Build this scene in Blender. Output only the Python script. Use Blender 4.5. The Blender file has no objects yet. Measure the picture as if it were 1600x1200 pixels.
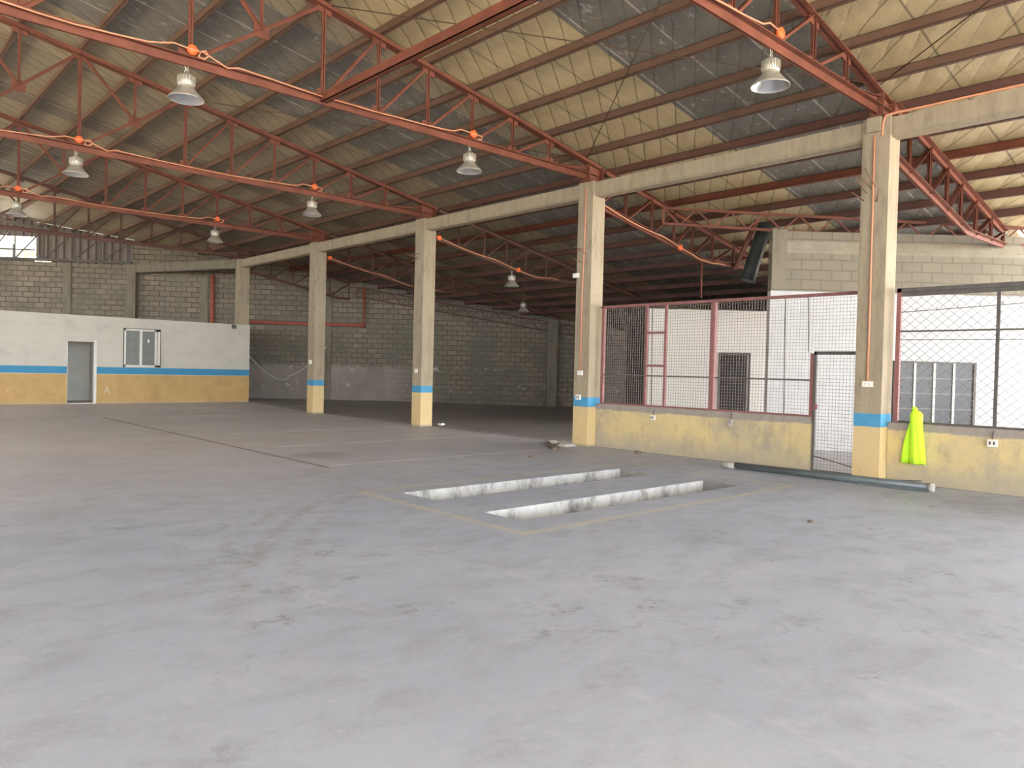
import bpy, bmesh, math, random
from mathutils import Vector, Matrix
random.seed(7)
S = bpy.context.scene
COL = S.collection

# ------------------------------------------------------------------ mesh builder
class MB:
    def __init__(self):
        self.v = []; self.f = []; self.sm = []
    def add(self, vs, fs, smooth=False):
        o = len(self.v)
        self.v += [tuple(p) for p in vs]
        self.f += [tuple(i + o for i in q) for q in fs]
        self.sm += [smooth] * len(fs)
        return self
    def box(self, x0, x1, y0, y1, z0, z1):
        vs = [(x, y, z) for z in (z0, z1) for y in (y0, y1) for x in (x0, x1)]
        return self.add(vs, [(0, 2, 3, 1), (4, 5, 7, 6), (0, 1, 5, 4), (2, 6, 7, 3), (0, 4, 6, 2), (1, 3, 7, 5)])
    def bar(self, a, b, w, h, up=(0, 0, 1), off=(0, 0, 0)):
        """rectangular bar from a to b: w across, h along the up direction"""
        a = Vector(a) + Vector(off); b = Vector(b) + Vector(off)
        d = (b - a).normalized(); u = Vector(up)
        s = d.cross(u)
        if s.length < 1e-5:
            s = d.cross(Vector((0, 1, 0)))
        s.normalize(); u = s.cross(d).normalized()
        vs = []
        for p in (a, b):
            for i, j in ((-1, -1), (1, -1), (1, 1), (-1, 1)):
                vs.append(p + s * (i * w / 2) + u * (j * h / 2))
        return self.add(vs, [(3, 2, 1, 0), (4, 5, 6, 7), (0, 1, 5, 4), (1, 2, 6, 5), (2, 3, 7, 6), (3, 0, 4, 7)])
    def angle(self, a, b, leg, t, up=(0, 0, 1), side=1, flip=1):
        """steel angle: a vertical leg and a flat leg"""
        a = Vector(a); b = Vector(b); d = (b - a).normalized(); u = Vector(up)
        s = d.cross(u).normalized(); u = s.cross(d).normalized()
        self.bar(a, b, t, leg, up)
        o = s * (side * leg / 2) + u * (flip * (leg / 2 - t / 2))
        self.bar(a + o, b + o, leg, t, up)
        return self
    def tube(self, pts, r, n=8, cap=True):
        P = [Vector(p) for p in pts]
        rr = r if isinstance(r, (list, tuple)) else [r] * len(P)
        rings = []; ref = None
        for i, p in enumerate(P):
            d = (P[min(i + 1, len(P) - 1)] - P[max(i - 1, 0)]).normalized()
            if ref is None:
                ref = Vector((0, 0, 1)) if abs(d.z) < .9 else Vector((1, 0, 0))
            s = d.cross(ref).normalized(); ref = s.cross(d).normalized()
            rings.append([p + (s * math.cos(2 * math.pi * k / n) + ref * math.sin(2 * math.pi * k / n)) * rr[i] for k in range(n)])
        vs = [q for rg in rings for q in rg]; fs = []
        for i in range(len(P) - 1):
            for k in range(n):
                fs.append((i * n + k, i * n + (k + 1) % n, (i + 1) * n + (k + 1) % n, (i + 1) * n + k))
        self.add(vs, fs, True)
        if cap:
            o = len(self.v) - len(vs)
            self.f.append(tuple(o + k for k in range(n))[::-1]); self.sm.append(False)
            self.f.append(tuple(o + (len(P) - 1) * n + k for k in range(n))); self.sm.append(False)
        return self
    def lathe(self, prof, n=32, c=(0, 0, 0), flute=0.0, closed=False):
        """profile (r, z) turned round z"""
        vs = []; fs = []
        for r, z in prof:
            for k in range(n):
                a = 2 * math.pi * k / n
                q = r * (1 + flute * (1 if k % 2 else -1))
                vs.append((c[0] + q * math.cos(a), c[1] + q * math.sin(a), c[2] + z))
        m = len(prof)
        for i in range(m if closed else m - 1):
            j = (i + 1) % m
            for k in range(n):
                fs.append((i * n + k, i * n + (k + 1) % n, j * n + (k + 1) % n, j * n + k))
        return self.add(vs, fs, flute == 0)
    def prism(self, poly, z0, z1):
        n = len(poly)
        vs = [(x, y, z0) for x, y in poly] + [(x, y, z1) for x, y in poly]
        fs = [tuple(range(n))[::-1], tuple(range(n, 2 * n))]
        fs += [(i, (i + 1) % n, n + (i + 1) % n, n + i) for i in range(n)]
        return self.add(vs, fs)
    def build(self, name, mat, parent=None, bevel=0, loc=None, rotz=0, recalc=True):
        me = bpy.data.meshes.new(name)
        me.from_pydata(self.v, [], self.f)
        for p, s in zip(me.polygons, self.sm):
            p.use_smooth = s
        if recalc:
            bm = bmesh.new(); bm.from_mesh(me)
            bmesh.ops.recalc_face_normals(bm, faces=bm.faces)
            bm.to_mesh(me); bm.free()
        me.materials.append(mat)
        o = bpy.data.objects.new(name, me); COL.objects.link(o)
        if parent: o.parent = parent
        if loc is not None: o.location = loc
        o.rotation_euler = (0, 0, rotz)
        if bevel:
            m = o.modifiers.new('bevel', 'BEVEL'); m.width = bevel; m.segments = 2; m.limit_method = 'ANGLE'
        return o

def tag(o, label, cat, group=None, kind=None):
    o['label'] = label; o['category'] = cat
    if group: o['group'] = group
    if kind: o['kind'] = kind
    return o
def thing(name, label, cat, loc=(0, 0, 0), rotz=0, group=None, kind=None):
    o = bpy.data.objects.new(name, None); COL.objects.link(o)
    o.empty_display_size = .2
    o.location = loc; o.rotation_euler = (0, 0, rotz)
    return tag(o, label, cat, group, kind)
def struct(o, label=None):
    o['kind'] = 'structure'
    if label: o['label'] = label
    return o
def copy_tree(o, parent=None):
    kids = [c for c in bpy.data.objects if c.parent == o]
    c = o.copy(); COL.objects.link(c)
    if parent: c.parent = parent
    for k in kids: copy_tree(k, c)
    return c

# ------------------------------------------------------------------ materials
class NT:
    def __init__(self, name, rough=.8, metal=0.0, spec=.3):
        self.m = bpy.data.materials.new(name); self.m.use_nodes = True
        self.t = self.m.node_tree; self.n = self.t.nodes; self.n.clear()
        self.out = self.n.new('ShaderNodeOutputMaterial')
        self.b = self.n.new('ShaderNodeBsdfPrincipled')
        self.t.links.new(self.b.outputs[0], self.out.inputs[0])
        self.b.inputs['Roughness'].default_value = rough
        self.b.inputs['Metallic'].default_value = metal
        self.b.inputs['Specular IOR Level'].default_value = spec
        self._c = None
    def link(self, a, b): self.t.links.new(a, b)
    def put(self, sock, v):
        if isinstance(v, bpy.types.NodeSocket): self.link(v, sock)
        elif isinstance(v, (tuple, list)) and sock.type == 'RGBA': sock.default_value = (*v[:3], 1)
        else: sock.default_value = v
    def co(self):
        if self._c is None:
            self._c = self.n.new('ShaderNodeTexCoord').outputs['Object']
            s = self.n.new('ShaderNodeSeparateXYZ'); self.link(self._c, s.inputs[0])
            self.x, self.y, self.z = s.outputs
        return self._c
    def math(self, op, a, b=0.0, c=0.0, clamp=False):
        n = self.n.new('ShaderNodeMath'); n.operation = op; n.use_clamp = clamp
        for i, v in enumerate((a, b, c)): self.put(n.inputs[i], v)
        return n.outputs[0]
    def noise(self, scale, detail=4, rough=.6, vec=None, dist=0.0):
        n = self.n.new('ShaderNodeTexNoise')
        n.inputs['Scale'].default_value = scale; n.inputs['Detail'].default_value = detail
        n.inputs['Roughness'].default_value = rough; n.inputs['Distortion'].default_value = dist
        self.link(vec if vec is not None else self.co(), n.inputs['Vector'])
        return n.outputs[0]
    def stretch(self, sx, sy, sz, rot=(0, 0, 0)):
        n = self.n.new('ShaderNodeMapping'); n.inputs['Scale'].default_value = (sx, sy, sz)
        n.inputs['Rotation'].default_value = rot
        self.link(self.co(), n.inputs['Vector']); return n.outputs[0]
    def ramp(self, f, stops, const=False):
        n = self.n.new('ShaderNodeValToRGB'); r = n.color_ramp
        if const: r.interpolation = 'CONSTANT'
        while len(r.elements) < len(stops): r.elements.new(.5)
        for e, (p, c) in zip(r.elements, stops):
            e.position = p; e.color = (*c, 1) if isinstance(c, (tuple, list)) else (c, c, c, 1)
        self.link(f, n.inputs[0]); return n.outputs[0]
    def mix(self, f, a, b, mode='MIX'):
        n = self.n.new('ShaderNodeMix'); n.data_type = 'RGBA'; n.blend_type = mode
        self.put(n.inputs[0], f); self.put(n.inputs[6], a); self.put(n.inputs[7], b)
        return n.outputs[2]
    def step(self, v, edge, w=.01):     # 0 below the edge, 1 above
        n = self.n.new('ShaderNodeMapRange'); n.inputs[1].default_value = edge - w; n.inputs[2].default_value = edge + w
        self.link(v, n.inputs[0]); return n.outputs[0]
    def band(self, v, a, b, w=.01):
        return self.math('MULTIPLY', self.step(v, a, w), self.math('SUBTRACT', 1.0, self.step(v, b, w)))
    def color(self, c): self.put(self.b.inputs['Base Color'], c)
    def bump(self, h, strength=.3, dist=.01):
        n = self.n.new('ShaderNodeBump'); n.inputs['Strength'].default_value = strength; n.inputs['Distance'].default_value = dist
        self.link(h, n.inputs['Height']); self.link(n.outputs[0], self.b.inputs['Normal'])

def plain(name, c, rough=.7, metal=0.0, var=.12, scale=6, spec=.3):
    t = NT(name, rough, metal, spec)
    n = t.noise(scale, 5)
    t.color(t.ramp(n, [(.25, tuple(v * (1 - var) for v in c)), (.75, tuple(min(1, v * (1 + var)) for v in c))]))
    return t.m

BEIGE = (.325, .265, .182)
YEL = (.55, .41, .21)
BLUE = (.06, .235, .39)

def concrete_mat(name, base=BEIGE, yellow=None, blue=None):
    t = NT(name, .9); t.co()
    n1 = t.noise(1.0, 5, .65, t.stretch(6, 6, .8))
    c = t.ramp(n1, [(.25, tuple(v * .72 for v in base)), (.5, base), (.8, tuple(v * 1.18 for v in base))])
    n2 = t.noise(3.5, 6, .75, t.stretch(1.5, 1.5, .6))
    c = t.mix(t.ramp(n2, [(.5, 0.0), (.72, .65)]), c, tuple(v * .55 for v in base))
    if yellow:
        wob = t.math('ADD', t.z, t.math('MULTIPLY', t.math('SUBTRACT', t.noise(4, 3), .5), .03))
        dirt = t.noise(3, 6, .7)
        yc = t.ramp(dirt, [(.3, tuple(v * 1.08 for v in YEL)), (.6, YEL), (.8, (.42, .29, .13))])
        c = t.mix(t.step(wob, yellow, .006), yc, c)
        bl = t.ramp(dirt, [(.3, (.085, .29, .47)), (.7, BLUE)])
        c = t.mix(t.band(wob, yellow, blue, .006), c, bl)
        chip = t.math('MULTIPLY', t.ramp(t.noise(7, 5, .7), [(.66, 0.0), (.68, .8)]), t.math('SUBTRACT', 1.0, t.step(wob, blue, .01)))
        c = t.mix(chip, c, (.40, .36, .30))
        c = t.mix(t.math('SUBTRACT', 1.0, t.step(wob, .03, .03)), c, (.25, .22, .18))
    t.color(c); t.bump(n1, .35, .02)
    return t.m

def block_mat(name, plaster=None, paint=None, dark=1.0, scale=1.0):
    """hollow block wall seen along local x and z"""
    t = NT(name, .95); t.co()
    cx = t.n.new('ShaderNodeCombineXYZ'); t.link(t.x, cx.inputs[0]); t.link(t.z, cx.inputs[1])
    wob = t.n.new('ShaderNodeVectorMath'); wob.operation = 'ADD'
    nz = t.n.new('ShaderNodeTexNoise'); nz.inputs['Scale'].default_value = 1.3; t.link(t.co(), nz.inputs['Vector'])
    sc = t.n.new('ShaderNodeVectorMath'); sc.operation = 'SCALE'; sc.inputs['Scale'].default_value = .05
    sub = t.n.new('ShaderNodeVectorMath'); sub.operation = 'SUBTRACT'; sub.inputs[1].default_value = (.5, .5, .5)
    t.link(nz.outputs['Color'], sub.inputs[0]); t.link(sub.outputs[0], sc.inputs[0])
    t.link(cx.outputs[0], wob.inputs[0]); t.link(sc.outputs[0], wob.inputs[1])
    br = t.n.new('ShaderNodeTexBrick'); br.offset = .5
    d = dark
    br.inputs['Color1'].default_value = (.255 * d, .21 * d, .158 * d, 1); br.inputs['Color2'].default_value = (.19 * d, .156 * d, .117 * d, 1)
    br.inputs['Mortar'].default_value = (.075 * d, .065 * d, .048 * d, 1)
    br.inputs['Scale'].default_value = 1.0; br.inputs['Brick Width'].default_value = .41; br.inputs['Row Height'].default_value = .205
    br.inputs['Mortar Size'].default_value = .016; br.inputs['Mortar Smooth'].default_value = .25
    t.link(wob.outputs[0], br.inputs['Vector'])
    c = br.outputs['Color']
    n1 = t.noise(.9, 6, .7)
    smear = t.ramp(t.noise(.7, 5, .65, t.stretch(1, 1, 1.6)), [(.48, 0.0), (.62, .8)])
    c = t.mix(smear, c, (.175 * d, .155 * d, .118 * d))
    c = t.mix(t.ramp(n1, [(.4, 0.0), (.75, .6)]), c, (.085 * d, .082 * d, .062 * d))
    c = t.mix(t.ramp(t.noise(7, 5, .7), [(.66, 0.0), (.74, .35)]), c, (.36 * d, .34 * d, .30 * d))
    if plaster:
        edge = t.math('ADD', t.z, t.math('MULTIPLY', t.math('SUBTRACT', t.noise(1.2, 5, .7), .5), .35))
        pm = t.math('MULTIPLY', t.math('SUBTRACT', 1.0, t.step(edge, plaster, .06)), t.math('SUBTRACT', 1.0, t.step(t.math('ADD', t.x, t.math('MULTIPLY', t.noise(.8, 4), 3.0)), 12.5, .8)))
        grime = t.ramp(t.noise(.6, 6, .72, t.stretch(1, 1, .7)), [(.42, 0.0), (.6, .75)])
        c = t.mix(t.math('MULTIPLY', grime, t.math('SUBTRACT', 1.0, t.step(t.z, 3.2, 1.0))), c, (.135 * d, .125 * d, .10 * d))
        pc = t.ramp(t.noise(.8, 6, .65), [(.3, (.20 * d, .17 * d, .148 * d)), (.6, (.28 * d, .24 * d, .212 * d)), (.8, (.32 * d, .28 * d, .248 * d))])
        lim = t.math('MULTIPLY', t.ramp(t.noise(3.2, 6, .75), [(.57, 0.0), (.63, 1.0)]),
                     t.math('MAXIMUM', t.band(edge, .55, .8, .2), t.band(edge, plaster - .12, plaster + .12, .08)))
        c = t.mix(pm, c, pc); c = t.mix(t.math('MULTIPLY', lim, .85), c, (.58, .55, .50))
    if paint:
        c = t.mix(.45, c, (.26, .23, .172))
        c = t.mix(t.math('MULTIPLY', t.band(t.z, 4.03, 4.27, .02), .85), c, t.ramp(t.noise(2.5, 6, .7), [(.3, (.30, .27, .20)), (.7, (.20, .175, .13))]))
        edge = t.math('ADD', t.z, t.math('MULTIPLY', t.math('SUBTRACT', t.noise(6, 3), .5), .02))
        pm = t.math('SUBTRACT', 1.0, t.step(edge, paint, .01))
        pc = t.ramp(t.noise(2, 6, .7), [(.3, (.47, .465, .455)), (.62, (.43, .427, .415)), (.82, (.33, .32, .305))])
        c = t.mix(pm, c, pc)
    t.color(c)
    t.bump(t.math('ADD', br.outputs['Fac'], t.math('MULTIPLY', t.noise(14, 4), -.5)), .5, -.02)
    return t.m

def floor_mat():
    t = NT('dusty_concrete_floor', .62, spec=.35); t.co()
    n1 = t.noise(.45, 6, .62, dist=.1)
    c = t.ramp(n1, [(.28, (.315, .35, .44)), (.5, (.365, .405, .50)), (.75, (.405, .445, .535))])
    n2 = t.noise(1.7, 7, .72, t.stretch(1, 1.6, 1, (0, 0, .6)), .25)
    c = t.mix(t.ramp(n2, [(.48, 0.0), (.70, .6)]), c, (.27, .28, .315))
    n3 = t.noise(7, 6, .75, t.stretch(.9, .5, 1, (0, 0, .75)), .15)
    msk = t.ramp(t.noise(.55, 4, .6), [(.45, .1), (.6, 1.0)])
    c = t.mix(t.math('MULTIPLY', t.ramp(n3, [(.54, 0.0), (.68, .5)]), msk), c, (.235, .24, .265))
    c = t.mix(t.ramp(t.noise(.9, 5, .6), [(.6, 0.0), (.72, .5)]), c, (.42, .44, .49))
    c = t.mix(t.ramp(t.noise(26, 3, .6), [(.3, .25), (.45, 0.0)]), c, (.48, .51, .58))
    n5 = t.noise(2.6, 11, .82, t.stretch(1, 1.2, 1, (0, 0, .8)))
    c = t.mix(t.math('MULTIPLY', t.ramp(n5, [(.56, 0.0), (.60, .75)]), msk), c, (.19, .20, .225))
    n6 = t.noise(1.4, 9, .75, t.stretch(1.3, .6, 1, (0, 0, .75)))
    c = t.mix(t.ramp(n6, [(.56, 0.0), (.66, .35)]), c, (.50, .53, .61))
    c = t.mix(t.ramp(t.noise(45, 4, .8), [(.55, 0.0), (.75, .35)]), c, (.24, .245, .27))
    # dusty brown tone in the far bays, lightened in place of missing daylight
    dust_lift = t.step(t.math('ADD', t.y, t.math('MULTIPLY', t.noise(.3, 4), 3.0)), 12.0, 3.5)
    c = t.mix(t.math('MULTIPLY', dust_lift, .85), c, t.ramp(t.noise(.6, 6, .7), [(.3, (.53, .485, .455)), (.7, (.66, .615, .585))]))
    c = t.mix(t.math('MULTIPLY', t.step(t.x, 11.8, .25), .8), c, t.ramp(t.noise(.6, 6, .7), [(.3, (.24, .215, .195)), (.7, (.34, .305, .28))]))  # darker brown tone over the side aisle floor
    # faded yellow rectangle round the pits
    def dist_rect(cx, cy, hx, hy):
        qx = t.math('SUBTRACT', t.math('ABSOLUTE', t.math('SUBTRACT', t.x, cx)), hx)
        qy = t.math('SUBTRACT', t.math('ABSOLUTE', t.math('SUBTRACT', t.y, cy)), hy)
        return t.math('ABSOLUTE', t.math('MAXIMUM', qx, qy))
    d = dist_rect(7.35, 6.4, 2.55, 1.43)
    wear = t.ramp(t.noise(3.5, 6, .7), [(.35, .9), (.7, .4)])
    c = t.mix(t.math('MULTIPLY', t.math('SUBTRACT', 1.0, t.step(d, .05, .015)), wear), c, (.50, .475, .37))
    # worn white bay lines
    for yy, x0, x1, cov in ((10.12, 5.7, 10.2, .5), (12.95, 6.2, 11.6, .8), (15.78, 6.4, 11.2, .8), (18.75, 7.0, 11.3, .9), (21.5, 7.0, 11.0, .9), (24.3, 8.0, 13.5, .9)):
        m = t.math('MULTIPLY', t.band(t.y, yy - .05, yy + .05, .012), t.band(t.x, x0, x1, .1))
        w = t.ramp(t.noise(1.6, 6, .75), [(.40, 0.0), (.52, cov)])
        c = t.mix(t.math('MULTIPLY', m, w), c, (.86, .83, .79))
    # slab joints
    jx = t.math('ADD', t.x, t.math('MULTIPLY', t.math('SUBTRACT', t.noise(2, 4), .5), .05))
    m = t.math('MULTIPLY', t.band(jx, 5.53, 5.61, .012), t.band(t.y, 9.95, 21.8, .05))
    m = t.math('MAXIMUM', m, t.math('MULTIPLY', t.band(jx, 11.72, 11.80, .012), t.band(t.y, 10.6, 26, .05)))
    c = t.mix(t.math('MULTIPLY', m, .75), c, (.15, .125, .11))
    # oil patch and curved tyre marks
    def circ(cx, cy):
        dx = t.math('SUBTRACT', t.x, cx); dy = t.math('SUBTRACT', t.y, cy)
        return t.math('SQRT', t.math('ADD', t.math('MULTIPLY', dx, dx), t.math('MULTIPLY', dy, dy)))
    o = circ(6.2, 11.4); o2 = t.math('ADD', o, t.math('MULTIPLY', t.noise(3, 4), .25))
    c = t.mix(t.math('MULTIPLY', t.math('SUBTRACT', 1.0, t.step(o2, .55, .2)), .6), c, (.27, .24, .22))
    for R in TYRES:
        r = circ(R[0], R[1])
        m = t.math('MULTIPLY', t.band(r, R[2] - .05, R[2] + .05, .04), t.band(t.y, R[3], R[4], .4))
        w = t.ramp(t.noise(4, 5, .75), [(.42, .42), (.58, .0)])
        c = t.mix(t.math('MULTIPLY', m, w), c, (.25, .235, .225))
    t.color(c)
    t.put(t.b.inputs['Roughness'], t.ramp(n2, [(.3, .42), (.7, .65)]))
    t.bump(t.noise(18, 5, .7), .12, .01)
    return t.m
TYRES = ((14.57, -2.23, 14.05, 4.5, 7.9), (14.57, -2.23, 14.33, 4.4, 7.6), (11.0, -.07, 10.24, 4.6, 8.1), (11.0, -.07, 10.5, 4.8, 7.6))

def insulation_mat():
    """quilted roof insulation laid in strips across the purlins: some beige, some stripped to dark foil"""
    t = NT('quilted_roof_insulation', .75, spec=.35); t.co()
    u = t.math('MULTIPLY', t.math('ADD', t.y, 6.0), 1 / 50.0)
    P = lambda y: (y + 6.0) / 50.0
    tan = (.60, .485, .285); gry = (.205, .192, .168); dull = (.38, .315, .215); mid = (.30, .255, .18); dk = (.20, .168, .125)
    c = t.ramp(u, [(0, tan), (P(4.65), gry), (P(7.5), tan), (P(10.6), dull), (P(11.2), gry), (P(14.8), dull), (P(16.9), mid),
                   (P(19.6), dk), (P(20.6), dull), (P(22.6), mid), (P(24.0), dk), (P(28.0), dull), (P(32.0), mid)], True)
    # strips also change along the slope away from the beam
    n = t.noise(1, 6, .7, t.stretch(2.2, 7, 2))
    c = t.mix(t.ramp(n, [(.35, 0.0), (.75, .45)]), c, t.mix(1.0, c, (.55, .52, .46), 'MULTIPLY'))
    lum = t.n.new('ShaderNodeRGBToBW'); t.link(c, lum.inputs[0])
    isg = t.math('SUBTRACT', 1.0, t.step(lum.outputs[0], .215, .015))
    fleck = t.math('MULTIPLY', t.ramp(t.noise(4.5, 6, .8, t.stretch(1, 1.4, 1)), [(.585, 0.0), (.63, 1.0)]), isg)
    c = t.mix(t.math('MULTIPLY', fleck, .6), c, (.52, .49, .43))
    # seams between the strips
    fr = t.math('FRACT', t.math('MULTIPLY', t.math('SUBTRACT', t.y, 3.73), 1 / .9535))
    fr = t.math('ADD', fr, t.math('MULTIPLY', t.math('SUBTRACT', t.noise(.8, 2), .5), .05))
    seam = t.math('SUBTRACT', 1.0, t.step(t.math('ABSOLUTE', t.math('SUBTRACT', fr, .03)), .016, .008))
    sw = t.ramp(t.noise(2.3, 5, .7), [(.38, 0.0), (.5, 1.0)])
    c = t.mix(t.math('MULTIPLY', t.math('MULTIPLY', seam, sw), t.math('MULTIPLY', isg, .85)), c, (.56, .52, .46))
    c = t.mix(t.math('MULTIPLY', seam, t.math('MULTIPLY', t.math('SUBTRACT', 1.0, isg), .75)), c, (.16, .125, .085))
    # stitched quilt lines at an angle to the purlins
    def lines(ang, pitch, w):
        s = t.math('ADD', t.math('MULTIPLY', t.x, -math.sin(ang)), t.math('MULTIPLY', t.y, math.cos(ang)))
        s = t.math('ADD', s, t.math('MULTIPLY', t.math('SUBTRACT', t.noise(1.5, 3), .5), .06))
        f = t.math('ABSOLUTE', t.math('SUBTRACT', t.math('FRACT', t.math('MULTIPLY', s, 1 / pitch)), .5))
        return t.math('SUBTRACT', 1.0, t.step(f, w, w * .6)), f
    a1, f1 = lines(math.radians(33.5), .32, .03)
    a2, f2 = lines(math.radians(48), .55, .02)
    front = t.math('SUBTRACT', 1.0, t.step(t.y, 4.62, .02))
    q = t.math('ADD', t.math('MULTIPLY', a1, t.math('SUBTRACT', 1.0, front)), t.math('MULTIPLY', a2, front))
    c = t.mix(t.math('MULTIPLY', q, t.math('SUBTRACT', .9, t.math('MULTIPLY', isg, .45))), c, t.mix(1.0, c, (.40, .37, .32), 'MULTIPLY'))
    t.color(c)
    pil = t.math('POWER', t.math('SUBTRACT', 1.0, t.math('MULTIPLY', t.math('ABSOLUTE', t.math('SUBTRACT', t.math('MULTIPLY', f1, 2.0), 1.0)), 1.0)), .6)
    hgt = t.math('ADD', t.math('MULTIPLY', pil, .6), t.math('MULTIPLY', t.noise(1, 6, .7, t.stretch(5, 9, 5)), .7))
    t.bump(hgt, .55, .05)
    t.put(t.b.inputs['Roughness'], .55)
    return t.m

def siding_mat():
    t = NT('corrugated_siding', .6); t.co()
    w = t.math('SINE', t.math('MULTIPLY', t.x, 2 * math.pi / .30))
    c = t.ramp(t.noise(1.5, 5, .7), [(.3, (.155, .125, .105)), (.7, (.22, .18, .155))])
    c = t.mix(t.step(w, .8, .05), c, (.06, .045, .04))
    t.color(c); t.bump(w, .8, .03); return t.m

def white_wall_mat():
    """painted office wall: white, blue band and yellow dado"""
    t = NT('painted_office_wall', .85); t.co()
    n = t.noise(1.4, 6, .7, t.stretch(1, 1, 1.5))
    c = t.ramp(n, [(.3, (.52, .485, .415)), (.55, (.48, .445, .38)), (.68, (.42, .385, .33)), (.8, (.30, .275, .235))])
    nb = t.noise(2.2, 5, .7)
    y = t.ramp(nb, [(.3, (.485, .325, .14)), (.55, (.435, .28, .112)), (.7, (.35, .24, .12))])
    c = t.mix(t.step(t.z, 1.05, .006), y, c)
    bl = t.ramp(nb, [(.3, (.06, .245, .40)), (.7, (.045, .20, .34))])
    c = t.mix(t.band(t.z, 1.05, 1.275, .006), c, bl)
    c = t.mix(t.band(t.z, 1.035, 1.05, .004), c, (.6, .52, .4))
    low = t.math('SUBTRACT', 1.0, t.step(t.math('ADD', t.z, t.math('MULTIPLY', nb, .15)), .22, .06))
    c = t.mix(t.math('MULTIPLY', low, .6), c, (.42, .33, .22))
    spots = t.math('MULTIPLY', t.ramp(t.noise(9, 3, .6), [(.70, 0.0), (.74, .8)]), t.math('SUBTRACT', 1.0, t.step(t.z, 1.0, .02)))
    c = t.mix(spots, c, (.62, .56, .47))
    t.color(c); t.bump(t.noise(20, 4), .1, .01); return t.m

def low_wall_mat():
    t = NT('yellow_low_wall', .9); t.co()
    n = t.noise(1.1, 6, .7); n2 = t.noise(5, 6, .75, t.stretch(1, 1, .5))
    c = t.ramp(n, [(.34, (.64, .50, .235)), (.47, (.57, .45, .23)), (.56, (.48, .395, .235)), (.66, (.38, .325, .23))])
    c = t.mix(t.ramp(n2, [(.5, 0.0), (.64, .55)]), c, (.34, .265, .18))
    e = t.math('ADD', t.z, t.math('MULTIPLY', t.math('SUBTRACT', t.noise(2.5, 6, .75), .5), .14))
    c = t.mix(t.math('MULTIPLY', t.math('SUBTRACT', 1.0, t.step(e, .22, .22)), .8), c, (.33, .295, .24))
    c = t.mix(t.step(e, .755, .012), c, t.ramp(n2, [(.3, (.34, .295, .26)), (.7, (.25, .215, .19))]))
    t.color(c); t.bump(t.noise(9, 5, .7), .25, .02); return t.m

def pit_mat():
    t = NT('whitewashed_pit_wall', .9); t.co()
    n = t.noise(2.2, 7, .75, t.stretch(1, 1, .6))
    c = t.ramp(n, [(.38, (.44, .44, .435)), (.5, (.38, .378, .37)), (.58, (.25, .247, .24)), (.68, (.14, .137, .132))])
    t.color(c); t.bump(n, .3, .02); return t.m

def grime_glass(name, c):
    t = NT(name, .3, spec=.3)
    n = t.noise(4, 5); t.color(t.ramp(n, [(.3, tuple(v * .8 for v in c)), (.75, c)])); return t.m

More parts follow.
